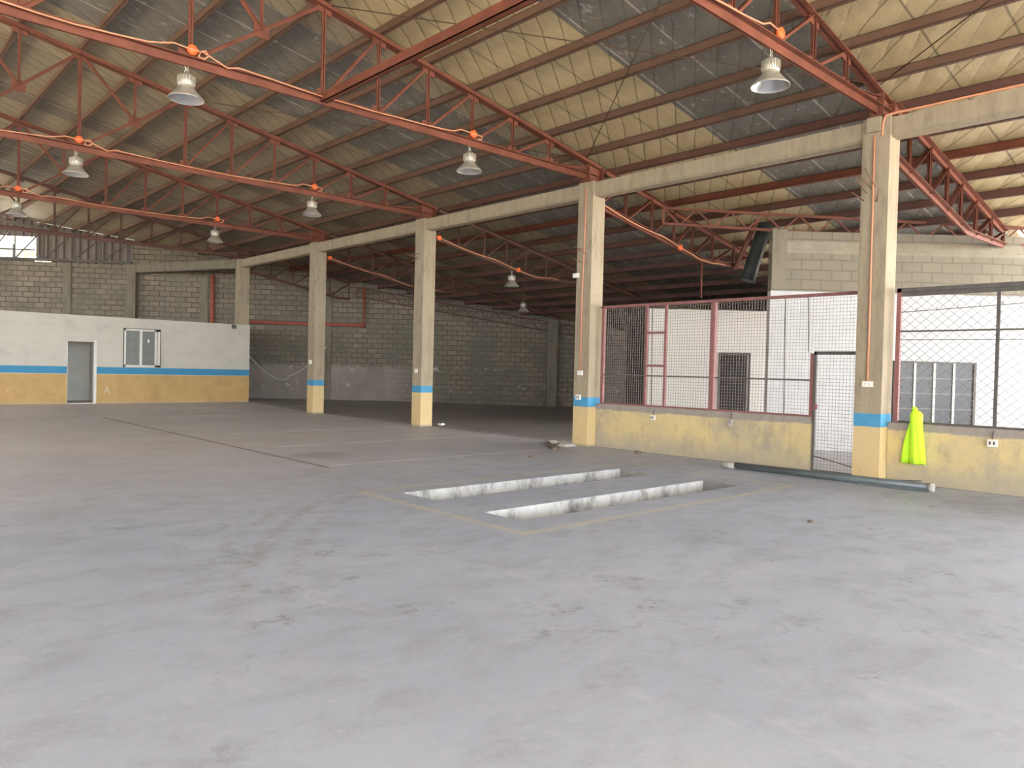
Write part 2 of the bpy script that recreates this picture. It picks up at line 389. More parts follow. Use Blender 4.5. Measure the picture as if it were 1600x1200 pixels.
M = {
 'col': concrete_mat('board_marked_concrete_painted_base', yellow=.80, blue=.99),
 'colfar': concrete_mat('board_marked_concrete_pale_base', yellow=.87, blue=1.04),
 'beam': concrete_mat('board_marked_concrete'),
 'pil': concrete_mat('weathered_pilaster_concrete', base=(.19, .165, .122)),
 'steel': plain('red_oxide_painted_steel', (.165, .054, .032), .6, var=.3, scale=3),
 'purlin': plain('brown_primer_steel', (.135, .076, .052), .6, var=.2, scale=2),
 'steelshade': plain('shaded_red_brown_steel', (.115, .055, .042), .65, var=.25, scale=2),  # copy of the red steel, dim light of aisle and far end put into colour
 'screen': plain('dusty_maroon_steel', (.235, .10, .092), .6, var=.2),
 'dksteel': plain('dull_grey_steel', (.10, .088, .078), .6, var=.3),
 'wire': plain('mesh_wire', (.23, .19, .165), .5, var=.25),
 'chain': plain('chain_link_wire', (.20, .18, .165), .45, .2, var=.15),
 'alu': plain('dusty_aluminium', (.46, .43, .36), .38, .55, var=.12, spec=.5),
 'aluin': plain('polished_lamp_inside', (.72, .71, .72), .22, .85, var=.05),
 'lens': plain('lamp_lens', (.55, .54, .56), .12, .2, var=.05, spec=.6),
 'orange': plain('orange_plastic', (.85, .165, .045), .45, var=.06),
 'cable': plain('salmon_flexible_conduit', (.62, .275, .16), .5, var=.1),
 'redpipe': plain('red_painted_pipe', (.33, .085, .055), .5, var=.15),
 'white': plain('white_plastic', (.78, .75, .68), .4, var=.06),
 'frame': plain('white_window_frame', (.62, .59, .52), .5, var=.08),
 'blackpipe': plain('dark_plastic_pipe', (.085, .10, .105), .38, var=.3, scale=3, spec=.5),
 'duct': plain('black_drain_pipe_plastic', (.03, .033, .033), .5, var=.2),
 'rodm': plain('dark_rusty_rod', (.10, .065, .045), .95, spec=.05),
 'rust': plain('rusty_rebar', (.22, .115, .06), .8, var=.3),
 'debris': plain('broken_concrete', (.42, .39, .36), .95, var=.3),
 'wood': plain('old_timber', (.16, .12, .09), .9, var=.3),
 'roofout': plain('galvanised_roof_sheet', (.4, .4, .4), .5),
 'int': plain('office_inside_paint', (.66, .66, .61), .9, var=.1, scale=1.5),
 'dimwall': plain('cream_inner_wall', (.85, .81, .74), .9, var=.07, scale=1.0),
 'dark': plain('dark_room_shade', (.05, .045, .04), .95),  # near-black colour stands in for shade in and beside the inner office
 'outer': plain('sunlit_gravel_yard', (.60, .50, .35), .95, var=.15, scale=2),
 'foil': insulation_mat(), 'floor': floor_mat(), 'siding': siding_mat(), 'office': white_wall_mat(),
 'pitend': plain('bare_pit_concrete', (.23, .225, .22), .95, var=.3, scale=3),
 'low': low_wall_mat(), 'pit': pit_mat(),
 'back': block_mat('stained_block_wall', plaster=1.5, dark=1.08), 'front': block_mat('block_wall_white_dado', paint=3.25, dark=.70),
 'blk': block_mat('plain_block_wall'),
 'glass': grime_glass('office_window_glass', (.16, .165, .145)), 'louvre': grime_glass('dusty_louvre_glass', (.048, .05, .053)),
 'hivis': plain('hi_vis_lime_cloth', (.58, 1.0, .04), .75, var=.06, scale=9),
 'bark': plain('bark', (.12, .1, .07), .9), 'leaf': plain('leaf', (.2, .22, .05), .7, var=.4),
}

# ------------------------------------------------------------------ layout
XR = 11.35                       # hall face of the column row
PITCH = 5.64
CY = [4.39 + PITCH * i for i in range(5)]
CA, CB = .39, .37                # column size along the row / across it
CH = 5.30
TY = [y + CA / 2 for y in CY]    # truss planes
SL = .187                        # roof slope
def ztop(x): return 5.93 + SL * (10.24 - x)      # centre of the top chord
def zroof(x): return ztop(x) + .21
RIDGE = -.22
BW0 = Vector((9.31, 32.38, 0)); BWD = Vector((.806, -.592, 0)); BWA = math.atan2(-.592, .806)
def back_y(x): return 32.38 - (.592 / .806) * (x - 9.31)
FW0 = Vector((14.35, 7.8, 0)); FWA = math.atan2(-.679, .734)
def front_y(x): return 7.8 - (.679 / .734) * (x - 14.35)
FRONT = -16.0                     # open front edge of the hall

# ------------------------------------------------------------------ floor with the two pits
def rise(y):
    t = max(0, min(1, (y - 22.0) / 4.5)); return .1 * t * t * (3 - 2 * t)
xs = [-12.2, -6, 0, 5.18, 9.27, 11.7, 16, 30]
ys = [FRONT, 0, 3, 5.42, 5.98, 6.83, 7.48, 10, 14, 18, 22, 22.8, 23.6, 24.4, 25.2, 26, 26.7, 32, 46]
fm = MB()
idx = {}
for i, x in enumerate(xs):
    for j, y in enumerate(ys):
        idx[i, j] = len(fm.v); fm.v.append((x, y, rise(y)))
for i in range(len(xs) - 1):
    for j in range(len(ys) - 1):
        if i == 3 and j in (3, 5): continue
        fm.f.append((idx[i, j], idx[i + 1, j], idx[i + 1, j + 1], idx[i, j + 1])); fm.sm.append(False)
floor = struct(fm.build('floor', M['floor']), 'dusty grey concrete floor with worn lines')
for k, (y0, y1) in enumerate(((5.42, 5.98), (6.83, 7.48))):
    p = MB(); x0, x1, z0 = 5.18, 9.27, -.95
    vs = [(x, y, z) for z in (z0, 0) for y in (y0, y1) for x in (x0, x1)]
    p.add(vs, [(0, 1, 3, 2), (0, 4, 5, 1), (2, 3, 7, 6), (0, 2, 6, 4), (1, 5, 7, 3)])
    o = struct(p.build('trim_%d' % (k + 1), M['pit'], recalc=False))
    o.data.materials.append(M['pitend']); o.data.polygons[4].material_index = 1; o.data.polygons[0].material_index = 1
    o['label'] = ['whitewashed inspection pit nearer the camera', 'whitewashed inspection pit nearer the columns'][k]

# ground outside
g = MB()
for a, b, c, d in ((-60, 70, -60, FRONT), (-60, -12.2, FRONT, 70), (30, 70, FRONT, 70), (-12.2, 30, 46, 70)):
    g.add([(a, c, -.04), (b, c, -.04), (b, d, -.04), (a, d, -.04)], [(0, 1, 2, 3)])
struct(g.build('ground', M['outer']))

# ------------------------------------------------------------------ roof skin
rf = MB()
def roof_quad(pts):
    rf.add([(x, y, zroof(x) if x >= RIDGE else zroof(2 * RIDGE - x)) for x, y in pts] +
           [(x, y, (zroof(x) if x >= RIDGE else zroof(2 * RIDGE - x)) + .05) for x, y in pts],
           [tuple(range(len(pts)))[::-1], tuple(range(len(pts), 2 * len(pts)))] +
           [(i, (i + 1) % len(pts), len(pts) + (i + 1) % len(pts), len(pts) + i) for i in range(len(pts))])
roof_quad([(RIDGE, FRONT), (14.35, FRONT), (14.35, back_y(14.35) + .4), (RIDGE, back_y(RIDGE) + .4)])
roof_quad([(14.35, FRONT), (18.2, FRONT), (18.2, front_y(18.2) + .25), (17.2, back_y(17.2) + .4), (14.35, back_y(14.35) + .4)])
roof_quad([(18.2, front_y(18.2) + .25), (27.5, front_y(18.2) + .25), (27.5, back_y(27.5) + .4), (17.2, back_y(17.2) + .4)])
roof_quad([(-12.3, FRONT), (RIDGE, FRONT), (RIDGE, back_y(RIDGE) + .4), (-12.3, back_y(-12.3) + .4)])
struct(rf.build('ceiling', M['foil']), 'quilted insulation under the pitched roof, beige and dark strips')

# ------------------------------------------------------------------ columns and concrete beams
def stubs(lst):
    m = MB()
    for (y, z, dy, dz) in lst:
        m.tube([(-.0, y, z), (-.10, y + dy * .5, z + dz * .5), (-.16, y + dy, z + dz)], .008, 6)
    return m
COLS = ['thick concrete column beside the lime jacket, yellow and blue painted foot',
        'concrete column at the far end of the low yellow wall, by the broken concrete',
        'free-standing concrete column second from the white office, blue stripe above yellow foot',
        'free-standing concrete column nearest the white office, blue stripe above yellow foot',
        'concrete column rising above the right end of the white office wall']
col_things = []
for i in range(5):
    t = thing('concrete_column', COLS[i], 'column', (XR, CY[i], 0), 0, 'concrete columns of the row', 'thing')
    m = MB(); m.box(0, CB, 0, CA, 0 if i < 4 else .1, CH)
    # chamfer strip left by the shuttering near the front corner
    m.box(-.006, .0, .035, CA - .02, 1.1, CH - .02)
    m.build('shaft', M['col'] if i < 2 else M['colfar'], t, .012)
    col_things.append(t)
stubs([(.30, 4.22, .10, .22), (.24, 4.28, .12, .2), (.18, 4.3, .1, .26), (.34, 4.12, .12, .12), (.16, 4.08, -.1, .14)]).build('rebar', M['rust'], col_things[0])
stubs([(.15, 3.86, .1, .1), (.22, 3.95, .12, .05), (.26, 3.7, .12, .08)]).build('rebar', M['rust'], col_things[1])
stubs([(.3, 4.35, .2, .02), (.24, 4.3, .2, -.12), (.2, 4.42, .22, -.04)]).build('rebar', M['rust'], col_things[2])
def cbeam(label, a, b, z0, z1, w, mat='beam'):
    a = Vector(a); b = Vector(b); d = b - a
    m = MB(); L = d.length; ch = .035
    prof = [(-w / 2 + ch, z0), (w / 2 - ch, z0), (w / 2, z0 + ch), (w / 2, z1), (-w / 2, z1), (-w / 2, z0 + ch)]
    n = len(prof)
    m.add([(0, y, z) for y, z in prof] + [(L, y, z) for y, z in prof],
          [tuple(range(n)), tuple(range(n, 2 * n))[::-1]] + [(i, (i + 1) % n, n + (i + 1) % n, n + i) for i in range(n)])
    o = m.build('concrete_beam', M[mat], None, 0, (a.x, a.y, 0), math.atan2(d.y, d.x))
    return tag(o, label, 'beam', 'concrete beams of the column row', 'thing')
bx = XR + .05 + .14
cbeam('concrete beam from the lime jacket column out over the chain link fence', (bx, CY[0], 0), (bx, FRONT + .2, 0), 5.0, 5.28, .28)
BL = ['concrete beam spanning above the square mesh screen and gate', 'concrete beam over the widest dark aisle opening beside the mesh screen',
      'concrete beam between the two free-standing columns', 'concrete beam from the free-standing column to the office end column']
for i in range(4):
    cbeam(BL[i], (bx, CY[i] + CA, 0), (bx, CY[i + 1], 0), 5.0, 5.28, .28)
cbeam('concrete beam slanting from the office end column back to the block wall', (XR + .1, CY[4] + CA, 0), (9.42, 32.1, 0), 4.97, 5.3, .3, 'pil')

# ------------------------------------------------------------------ main roof trusses
JX = [10.28 - .955 * k for k in range(12)]            # panel joints, eave to ridge
ZB = 5.44
def main_truss(label):
    t = thing('roof_truss', label, 'truss', (XR + .19, 0, CH), 0, 'roof trusses over the hall', 'thing')
    ox, oz = XR + .19, CH
    Pt = lambda x, z, y=0: (x - ox, y, z - oz)
    st = M['steel']
    def dbl(mb, a, b, leg=.055, t_=.008, gap=.012, flip=1):
        for s in (-1, 1):
            mb.angle((a[0], a[1] + s * (gap / 2 + t_ / 2), a[2]), (b[0], b[1] + s * (gap / 2 + t_ / 2), b[2]), leg, t_, (0, 0, 1), -s, flip)
    X0 = XR - .02; xl = -1.2
    m = MB(); dbl(m, Pt(X0 + .32, ZB - .03), Pt(xl, ZB - .03), .115, .012, .02, 1); m.build('bottom_chord', st, t)
    m = MB(); dbl(m, Pt(X0 + .55, ztop(X0 + .55)), Pt(RIDGE, ztop(RIDGE)), .095, .011, .02, -1); m.build('top_chord', st, t)
    # end post: a short I-section standing on the column
    m = MB(); zt = ztop(XR + .2) - .04 - oz
    for x in (-.20, .22): m.box(x - .008, x + .008, -.10, .10, 0, zt)
    m.box(-.20, .22, -.006, .006, 0, zt); m.box(-.24, .26, -.13, .13, 0, .014); m.build('end_post', st, t)
    def web(name, a, b, leg):
        mb = MB(); dbl(mb, a, b, leg, .006, .012); mb.build(name, st, t)
    single = [k for k in range(0, 6)]
    for k in range(12):
        x = JX[k]
        if k <= 5 or k % 2 == 1:       # full verticals
            web('vertical', Pt(x, ZB), Pt(x, ztop(x)), .06)
    for k in range(0, 5):              # single panels: top joint k to bottom joint k+1
        web('diagonal', Pt(JX[k], ztop(JX[k])), Pt(JX[k + 1], ZB), .045)
    web('diagonal', Pt(JX[0], ZB), Pt(XR, 5.58), .045)
    for k in (5, 7, 9):                # double panels with a sub-post hung on the long diagonal
        a, b = JX[k], JX[k + 2]; mx = JX[k + 1]
        zm = (ztop(a) + ZB) / 2
        web('diagonal', Pt(a, ztop(a)), Pt(b, ZB), .05)
        web('sub_post', Pt(mx, ztop(mx)), Pt(mx, zm), .045)
        web('sub_strut', Pt(b, ztop(b)), Pt(mx, zm), .04)
        p = MB(); p.box(mx - .11 - ox, mx + .11 - ox, -.009, .009, zm - .10 - oz, zm + .09 - oz); p.build('gusset', st, t)
    for k in range(12):
        x = JX[k]; p = MB()
        if k <= 5 or k % 2 == 1:
            big = .16 if k > 6 else .1
            p.box(x - big - ox, x + .10 - ox, -.009, .009, ZB - .05 - oz, ZB + .13 - oz); p.build('gusset', st, t)
        p = MB(); zc = ztop(x)
        p.add([(x - .12 - ox, y, zc - .13 + SL * .12 - oz) for y in (-.009, .009)] + [(x + .12 - ox, y, zc - .13 - SL * .12 - oz) for y in (-.009, .009)] +
              [(x + .12 - ox, y, zc + .04 - SL * .12 - oz) for y in (-.009, .009)] + [(x - .12 - ox, y, zc + .04 + SL * .12 - oz) for y in (-.009, .009)],
              [(0, 2, 4, 6), (1, 7, 5, 3), (0, 1, 3, 2), (2, 3, 5, 4), (4, 5, 7, 6), (6, 7, 1, 0)]); p.build('gusset', st, t)
        # cleat that holds the purlin
        p = MB(); p.bar((x + .05 - ox, -.06, zc + .10 - oz), (x + .05 - ox, .06, zc + .10 - oz), .01, .12); p.build('cleat', st, t)
    return t
TL = ['orange-red steel truss landing on the thick column beside the lime jacket',
      'orange-red steel truss landing on the column at the end of the yellow low wall',
      'orange-red steel truss landing on the second free-standing column from the office',
      'orange-red steel truss landing on the free-standing column nearest the office',
      'shade-darkened red steel truss landing above the right end of the white office']
t0 = main_truss(TL[0])
trusses = [t0] + [copy_tree(t0) for _ in range(4)]
for i, t in enumerate(trusses):
    t.location = (XR + .19, TY[i], CH); t['label'] = TL[i]
for c in [c for c in bpy.data.objects if c.parent == trusses[4]]:      # far truss: same red steel, its colour darkened for dim light
    c.material_slots[0].link = 'OBJECT'; c.material_slots[0].material = M['steelshade']

# ------------------------------------------------------------------ side aisle trusses
AX = [12.62, 13.52, 14.36, 15.1, 15.95, 16.9]
def zbot(x): return 4.88 - .178 * (x - 11.8) if x < 15.5 else 4.22 + .02 * (x - 15.5)
def aisle_truss(label, y, xe, sm='steel'):
    t = thing('aisle_truss', label, 'truss', (XR + CB, y, 4.2), 0, 'trusses over the side aisle', 'thing')
    ox, oz = XR + CB, 4.2; st = M[sm]
    Pt = lambda x, z: (x - ox, 0, z - oz)
    def two(mb, a, b, leg, th):
        for s in (-1, 1): mb.angle((a[0], s * .012, a[2]), (b[0], s * .012, b[2]), leg, th, (0, 0, 1), -s, 1)
    xj = [x for x in AX if x < xe - .4]
    pts = [11.74] + xj + [min(xe, 18.0)]
    m = MB()
    two(m, Pt(11.76, zbot(11.76)), Pt(min(15.5, xe), zbot(min(15.5, xe))), .085, .01)
    if xe > 15.5: two(m, Pt(15.5, zbot(15.5)), Pt(min(xe, 18.05), zbot(min(xe, 18.05))), .085, .01)
    m.build('bottom_chord', st, t)
    m = MB(); two(m, Pt(11.95, ztop(11.95)), Pt(xe, ztop(xe)), .085, .01); m.build('top_chord', st, t)
    for x in xj:
        m = MB(); two(m, Pt(x, zbot(x)), Pt(x, ztop(x)), .05, .006); m.build('vertical', st, t)
    m = MB(); xz = min(xe, 18.0) - .03
    two(m, Pt(xz, zbot(xz)), Pt(xz, ztop(xz)), .05, .006); m.build('vertical', st, t)
    nx = xj + [min(xe, 18.0)]
    for k in range(len(nx) - 1):
        m = MB(); two(m, Pt(nx[k] + .04, zbot(nx[k])), Pt(nx[k + 1], ztop(nx[k + 1])), .042, .006); m.build('diagonal', st, t)
    m = MB(); two(m, Pt(11.78, zbot(11.8) + .05), Pt(AX[0], ztop(AX[0])), .042, .006); m.build('diagonal', st, t)
    m = MB()
    m.box(11.73 - ox, 11.755 - ox, -.1, .1, 4.75 - oz, 5.0 - oz); m.build('wall_plate', st, t)
    return t
AL = ['side aisle truss running from the lime jacket column to the front block wall',
      'side aisle truss behind the mesh screen, with the red drop pipe under it',
      'side aisle truss from the second free-standing column into the dark',
      'side aisle truss from the free-standing column nearest the office',
      'side aisle truss from the office end column to the block wall']
AE = [17.75, 17.6, 20.5, 22.5, 16.0]
aisle = [aisle_truss(AL[i], TY[i], AE[i], 'steel' if i < 2 else 'steelshade') for i in range(5)]  # the farther ones take the steel copy darkened for shade

# ------------------------------------------------------------------ purlins
def purlin(x, y0, y1, label, mat='purlin', dep=.145):
    m = MB(); zc = ztop(x) + .05; ang = math.atan(SL)
    t_ = .012; w = .06
    m.box(0, t_, 0, y1 - y0, 0, dep)
    m.box(0, w, 0, y1 - y0, 0, t_); m.box(0, w, 0, y1 - y0, dep - t_, dep)
    o = m.build('roof_purlin', M[mat], None, 0, (x, y0, zc)); o.rotation_euler = (0, ang, 0)
    return tag(o, label, 'purlin', 'roof purlins', 'thing')
ORD = ['first', 'second', 'third', 'fourth', 'fifth', 'sixth', 'seventh', 'eighth', 'ninth', 'tenth', 'eleventh', 'twelfth']
for k in range(11):
    x = JX[k]
    purlin(x, FRONT + .05, back_y(x) - .15, 'brown steel roof purlin, %s uphill from the concrete beam line' % ORD[k])
purlin(11.235, FRONT + .05, back_y(11.235) - .15, 'brown steel eave purlin just above the concrete beams')
for k in range(11):
    x = 12.19 + .955 * k
    y0 = FRONT + .05
    if x > 17.3: y0 = front_y(x) + .45
    if x > 18.2: y0 = front_y(18.2) + .5
    purlin(x, y0, back_y(x) - .15, 'brown steel purlin, %s downhill from the concrete beam, over the side aisle' % ORD[k], 'steel' if k == 2 else 'steelshade')
# strut at bottom chord level between the two nearest trusses
m = MB(); L = TY[1] - TY[0] - .1
m.box(-.05, .05, 0, L, 0, .012); m.box(-.05, -.038, 0, L, 0, .13); m.box(.038, .05, 0, L, 0, .13)
tag(m.build('truss_strut', M['steel'], None, 0, (JX[5], TY[0] + .05, ZB - .07)), 'heavy red channel strut slanting across the picture between the two nearest trusses', 'strut', None, 'thing')
# thin bracing rods in the roof slope
def rod(label, a, b, r=.008):
    A = (a[0], a[1], ztop(a[0]) + a[2]); B = (b[0], b[1], ztop(b[0]) + b[2])
    o = MB().tube([(0, 0, 0), tuple(B[i] - A[i] for i in range(3))], r, 6).build('bracing_rod', M['rodm'], None, 0, A)
    tag(o, label, 'rod', 'roof bracing rods', 'thing')
rod('thin steel bracing rod climbing steeply over the beige insulation', (11.3, TY[1] - .05, .02), (7.0, TY[0] + .1, .02))
rod('thin steel bracing rod slanting down to the high bay lamp over the gate', (5.6, TY[1] - .05, .02), (11.2, TY[0] + .1, .02))
rod('thin steel bracing rod above the chain link fence at the roof edge', (11.3, TY[0] - .05, .02), (7.5, -.9, .02))
rod('thin steel bracing rod crossing behind the second nearest truss', (5.6, TY[2] - .05, .02), (11.2, TY[1] + .1, .02))

# girder carried along the front block wall, and one along the back block wall
def girder(label, a, b, dep, n, st='steel'):
    a = Vector(a); b = Vector(b); d = b - a; L = math.hypot(d.x, d.y)
    t = thing('lattice_girder', label, 'girder', tuple(a), math.atan2(d.y, d.x), 'lattice girders on the block walls', 'thing')
    dz = d.z
    m = MB(); m.bar((0, 0, 0), (L, 0, dz), .07, .05); m.build('top_chord', M[st], t)
    m = MB(); m.bar((0, 0, -dep), (L, 0, dz - dep), .07, .05); m.build('bottom_chord', M[st], t)
    for k in range(n):
        for s in (0, 1):
            f0 = (k + .5 * s) / n; f1 = (k + .5 * s + .5) / n
            z0, z1 = (0, -dep) if s == 0 else (-dep, 0)
            m = MB(); m.bar((L * f0, 0, dz * f0 + z0), (L * f1, 0, dz * f1 + z1), .03, .03); m.build('diagonal', M[st], t)
    for f in (0, 1):
        m = MB(); m.bar((L * f, 0, dz * f), (L * f, 0, dz * f - dep), .05, .05); m.build('vertical', M[st], t)
girder('lattice girder over the front block wall behind the mesh screen', (13.72, 10.05, 5.14), (19.4, 2.7, 4.5), .34, 13)
girder('lattice girder on top of the dark back block wall in the side aisle', (16.3, back_y(16.3) - .15, 4.72), (24.4, back_y(24.4) - .15, 3.25), .38, 14, 'steelshade')

# ------------------------------------------------------------------ walls
def wall(name, p, ang, L, z0, z1, th, mat, x0=0.0):
    m = MB(); m.box(x0, L, 0, th, z0, z1)
    return struct(m.build(name, M[mat], None, 0, p, ang))
# back block wall (oblique): left part up to the ring beam, right part up to the roof
def sloped_wall(name, mat, s0, s1, top, th=.2, n=2):
    m = MB()
    for i in range(n):
        a = s0 + (s1 - s0) * i / n; b = s0 + (s1 - s0) * (i + 1) / n
        vs = [(a, 0, 0), (b, 0, 0), (b, th, 0), (a, th, 0), (a, 0, top(a)), (b, 0, top(b)), (b, th, top(b)), (a, th, top(a))]
        m.add(vs, [(0, 1, 5, 4), (2, 3, 7, 6), (4, 5, 6, 7), (3, 2, 1, 0)] + ([(0, 4, 7, 3)] if i == 0 else []) + ([(1, 2, 6, 5)] if i == n - 1 else []))
    return struct(m.build(name, M[mat], None, 0, tuple(BW0), BWA))
sx = lambda s: 9.31 + .806 * s
sloped_wall('wall_back', 'back', -26.8, -.02, lambda s: 5.28)
sloped_wall('wall_aisle', 'back', -.02, 22.4, lambda s: zroof(sx(s)) - .02)
# gable siding with the open bay on its left
m = MB()
m.box(-3.66, -3.1, .06, .1, 5.27, 5.305); m.box(-3.1, -1.7, .06, .1, 5.27, 5.335); m.box(-1.7, -.05, .06, .1, 5.27, 5.335)
m.add([(-3.66, .06, 5.33), (-.05, .06, 5.33), (-.05, .06, zroof(sx(-.05)) - .02), (-3.66, .06, zroof(sx(-3.66)) - .02),
       (-3.66, .1, 5.33), (-.05, .1, 5.33), (-.05, .1, zroof(sx(-.05)) - .02), (-3.66, .1, zroof(sx(-3.66)) - .02)],
      [(0, 1, 2, 3), (7, 6, 5, 4), (0, 3, 7, 4), (1, 5, 6, 2)])
m.box(-9.0, -3.66, .06, .1, 6.27, 6.9)
m.add([(-9, .06, 6.9), (-3.66, .06, 6.9), (-3.66, .06, zroof(sx(-3.66)) - .02), (-9, .06, zroof(sx(-9)) - .02)], [(0, 1, 2, 3)])
struct(m.build('wall_gable', M['siding'], None, 0, tuple(BW0), BWA), 'brown corrugated siding in the gable')
m = MB()
m.box(-26.8, -9.0, .06, .1, 5.28, 6.2); struct(m.build('wall_gable', M['siding'], None, 0, tuple(BW0), BWA))
# rails across the open gable bay
t = thing('gable_rail', 'rusty steel rails across the bright open bay in the gable', 'rail', tuple(BW0 + BWD * -3.7 + Vector((0, 0, 5.33))), BWA, None, 'thing')
m = MB(); m.bar((0, .06, .42), (-5.3, .06, .42), .05, .06); m.build('rail', M['dksteel'], t)
m = MB(); m.bar((0, .06, .0), (-5.3, .06, .0), .05, .13); m.build('rail', M['dksteel'], t)
for xx in (-.78, -3.0):
    m = MB(); m.bar((xx, .06, 0), (xx, .06, .62), .05, .05); m.build('upright', M['dksteel'], t)
# gable truss in front of the siding
t = thing('gable_truss', 'dark red lattice truss in front of the corrugated gable siding', 'truss', tuple(BW0 + Vector((-.12, -.16, 5.36))), BWA, None, 'thing')
m = MB(); m.bar((0, 0, 0), (-9, 0, 0), .07, .09); m.build('bottom_chord', M['dksteel'], t)
m = MB(); m.bar((0, 0, .72), (-9, 0, .72 + SL * 9 * .806), .07, .09); m.build('top_chord', M['dksteel'], t)
for k in range(7):
    a = -.1 - 1.05 * k
    zt = lambda s: .72 + SL * .806 * -s
    m = MB(); m.bar((a, 0, zt(a)), (a - 1.05, 0, 0), .04, .04); m.build('diagonal', M['dksteel'], t)
    m = MB(); m.bar((a, 0, 0), (a, 0, zt(a)), .04, .04); m.build('vertical', M['dksteel'], t)
# pilasters on the back wall
for name_l, s, w, z1, lab in (('p', -2.45, .3, 5.28, 'narrow concrete pilaster in the block wall above the office door'),
                              ('p', 2.75, .3, 4.95, 'narrow concrete pilaster beside the red vertical pipe'),
                              ('p', 7.6, .35, 4.55, 'stained pilaster in the back wall left of the red pipe bend'),
                              ('p', 16.9, .42, 3.55, 'dark pilaster near the right end of the back wall')):
    m = MB(); m.box(-w / 2, w / 2, -.05 if z1 != 3.55 else -.3, 0, 0, z1)
    o = m.build('pilaster', M['pil'], None, .01, tuple(BW0 + BWD * s), BWA)
    tag(o, lab, 'pilaster', 'pilasters of the back wall', 'thing')
m = MB(); m.box(-.18, .2, -.34, 0, 0, 5.3)
tag(m.build('concrete_column', M['pil'], None, .012, tuple(BW0 + Vector((.02, 0, 0))), BWA), 'grey concrete column at the block wall, where the slanting beam ends', 'column', 'concrete columns of the row', 'thing')
# left side of the hall (out of frame) keeps the daylight out
wall('wall_left', (-12.3, 46, 0), -math.pi / 2, 46 - FRONT, 0, 2.8, .2, 'blk')
# far right of the aisle
wall('wall_right', (27.3, 21, 0), -math.pi / 2, 17, 0, 3.2, .2, 'back')
# front block wall behind the screens: white below, blocks above
m = MB(); m.box(0, 10.5, 0, .18, 0, 4.47)
struct(m.build('wall_front', M['front'], None, 0, tuple(FW0), FWA), 'block wall, white below and bare blocks above')
m = MB(); m.box(.0, .3, -.03, 0, 3.28, 4.5)
tag(m.build('pilaster', M['pil'], None, .01, tuple(FW0), FWA), 'concrete corner strip at the left edge of the front block wall', 'pilaster', 'pilasters of the back wall', 'thing')
# window in the white wall: a louvre window with four columns
import math as _m
w1 = bpy.data.objects.new('window_1', None); COL.objects.link(w1); w1.location = tuple(FW0 + Vector((.734, -.679, 0)) * 2.58 + Vector((0, 0, .60)))
w1.rotation_euler = (0, 0, FWA); struct(w1, 'dark dusty louvre window in the white wall')
WW, WH = 1.60, 1.25
m = MB(); m.box(0, WW, -.03, -.005, 0, WH); m.build('pane', M['louvre'], w1)
m = MB()
for a, b, c, d in ((-.03, 0, -.03, WH + .03), (WW, WW + .05, -.03, WH + .03), (-.03, WW + .05, -.05, 0), (-.03, WW + .05, WH, WH + .03)): m.box(a, b, -.06, 0, c, d)
m.build('window_frame', M['dksteel'], w1)
for k in (1, 2, 3):
    m = MB(); xx = WW * k / 4; m.box(xx - .022, xx + .022, -.055, -.03, 0, WH); m.build('mullion', M['frame'], w1)
m = MB()
for k in (1, 2, 3):
    m.box(0, WW, -.037, -.03, WH * k / 4 - .006, WH * k / 4 + .006)
m.build('louvre_edge', M['chain'], w1)

# dim inner office deeper in the aisle
D0 = Vector((17.03, 12.85, 0))
m = MB(); dx0, dx1, DZ = 2.00, 2.78, 2.08
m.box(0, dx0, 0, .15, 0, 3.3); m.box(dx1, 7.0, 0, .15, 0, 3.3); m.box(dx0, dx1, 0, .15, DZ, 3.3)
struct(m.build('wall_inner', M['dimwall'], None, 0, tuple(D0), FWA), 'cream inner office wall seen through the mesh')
m = MB(); m.box(0, .15, .15, 4, 0, 3.2); struct(m.build('wall_inner', M['dark'], None, 0, tuple(D0), FWA))  # side wall coloured dark in place of its shadow
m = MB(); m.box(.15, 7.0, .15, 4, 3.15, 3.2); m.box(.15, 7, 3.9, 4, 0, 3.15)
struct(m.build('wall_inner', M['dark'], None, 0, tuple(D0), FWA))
d2 = struct(bpy.data.objects.new('door_2', None), 'dark doorway in the cream inner wall'); COL.objects.link(d2)
d2.location = tuple(D0); d2.rotation_euler = (0, 0, FWA)
m = MB()
for a, b, c, d in ((dx0 - .05, dx0, 0, DZ + .05), (dx1, dx1 + .05, 0, DZ + .05), (dx0, dx1, DZ, DZ + .05)): m.box(a, b, -.03, .0, c, d)
m.build('door_frame', M['dksteel'], d2)

# ------------------------------------------------------------------ white office at the far end
OY = 26.80; OT = 2.90; k_ = .1
dx0, dx1, dz = 5.84, 6.63, 2.07
wx0, wx1, wz0, wz1 = 7.46, 8.58, 1.30, 2.55
m = MB(); th = .13
m.box(-6, dx0, 0, th, 0, OT); m.box(dx0, dx1, 0, th, dz, OT); m.box(dx1, wx0, 0, th, 0, OT)
m.box(wx0, wx1, 0, th, 0, wz0); m.box(wx0, wx1, 0, th, wz1, OT); m.box(wx1, 11.70, 0, th, 0, OT)
m.box(11.57, 11.70, th, .145, 0, OT)
wo = struct(m.build('wall_office', M['office'], None, 0, (0, OY, 0)), 'white office wall with blue band and yellow base')
m = MB(); m.box(11.74, 11.87, 27.45, 30.2, 0, OT); struct(m.build('wall_office', M['int']))
m = MB(); m.box(4.6, 8.95, 2.2, 2.3, 0, OT); m.box(4.6, 4.7, th, 2.2, 0, OT); m.box(8.9, 9.0, th, 2.2, 0, OT); m.box(7.0, 7.08, .9, 2.2, 0, OT)
struct(m.build('wall_office', M['int'], None, 0, (0, OY, 0)), 'pale grey inside walls of the office')
d1 = struct(bpy.data.objects.new('door_1', None), 'open doorway of the white office'); COL.objects.link(d1); d1.location = (0, OY, 0)
m = MB()
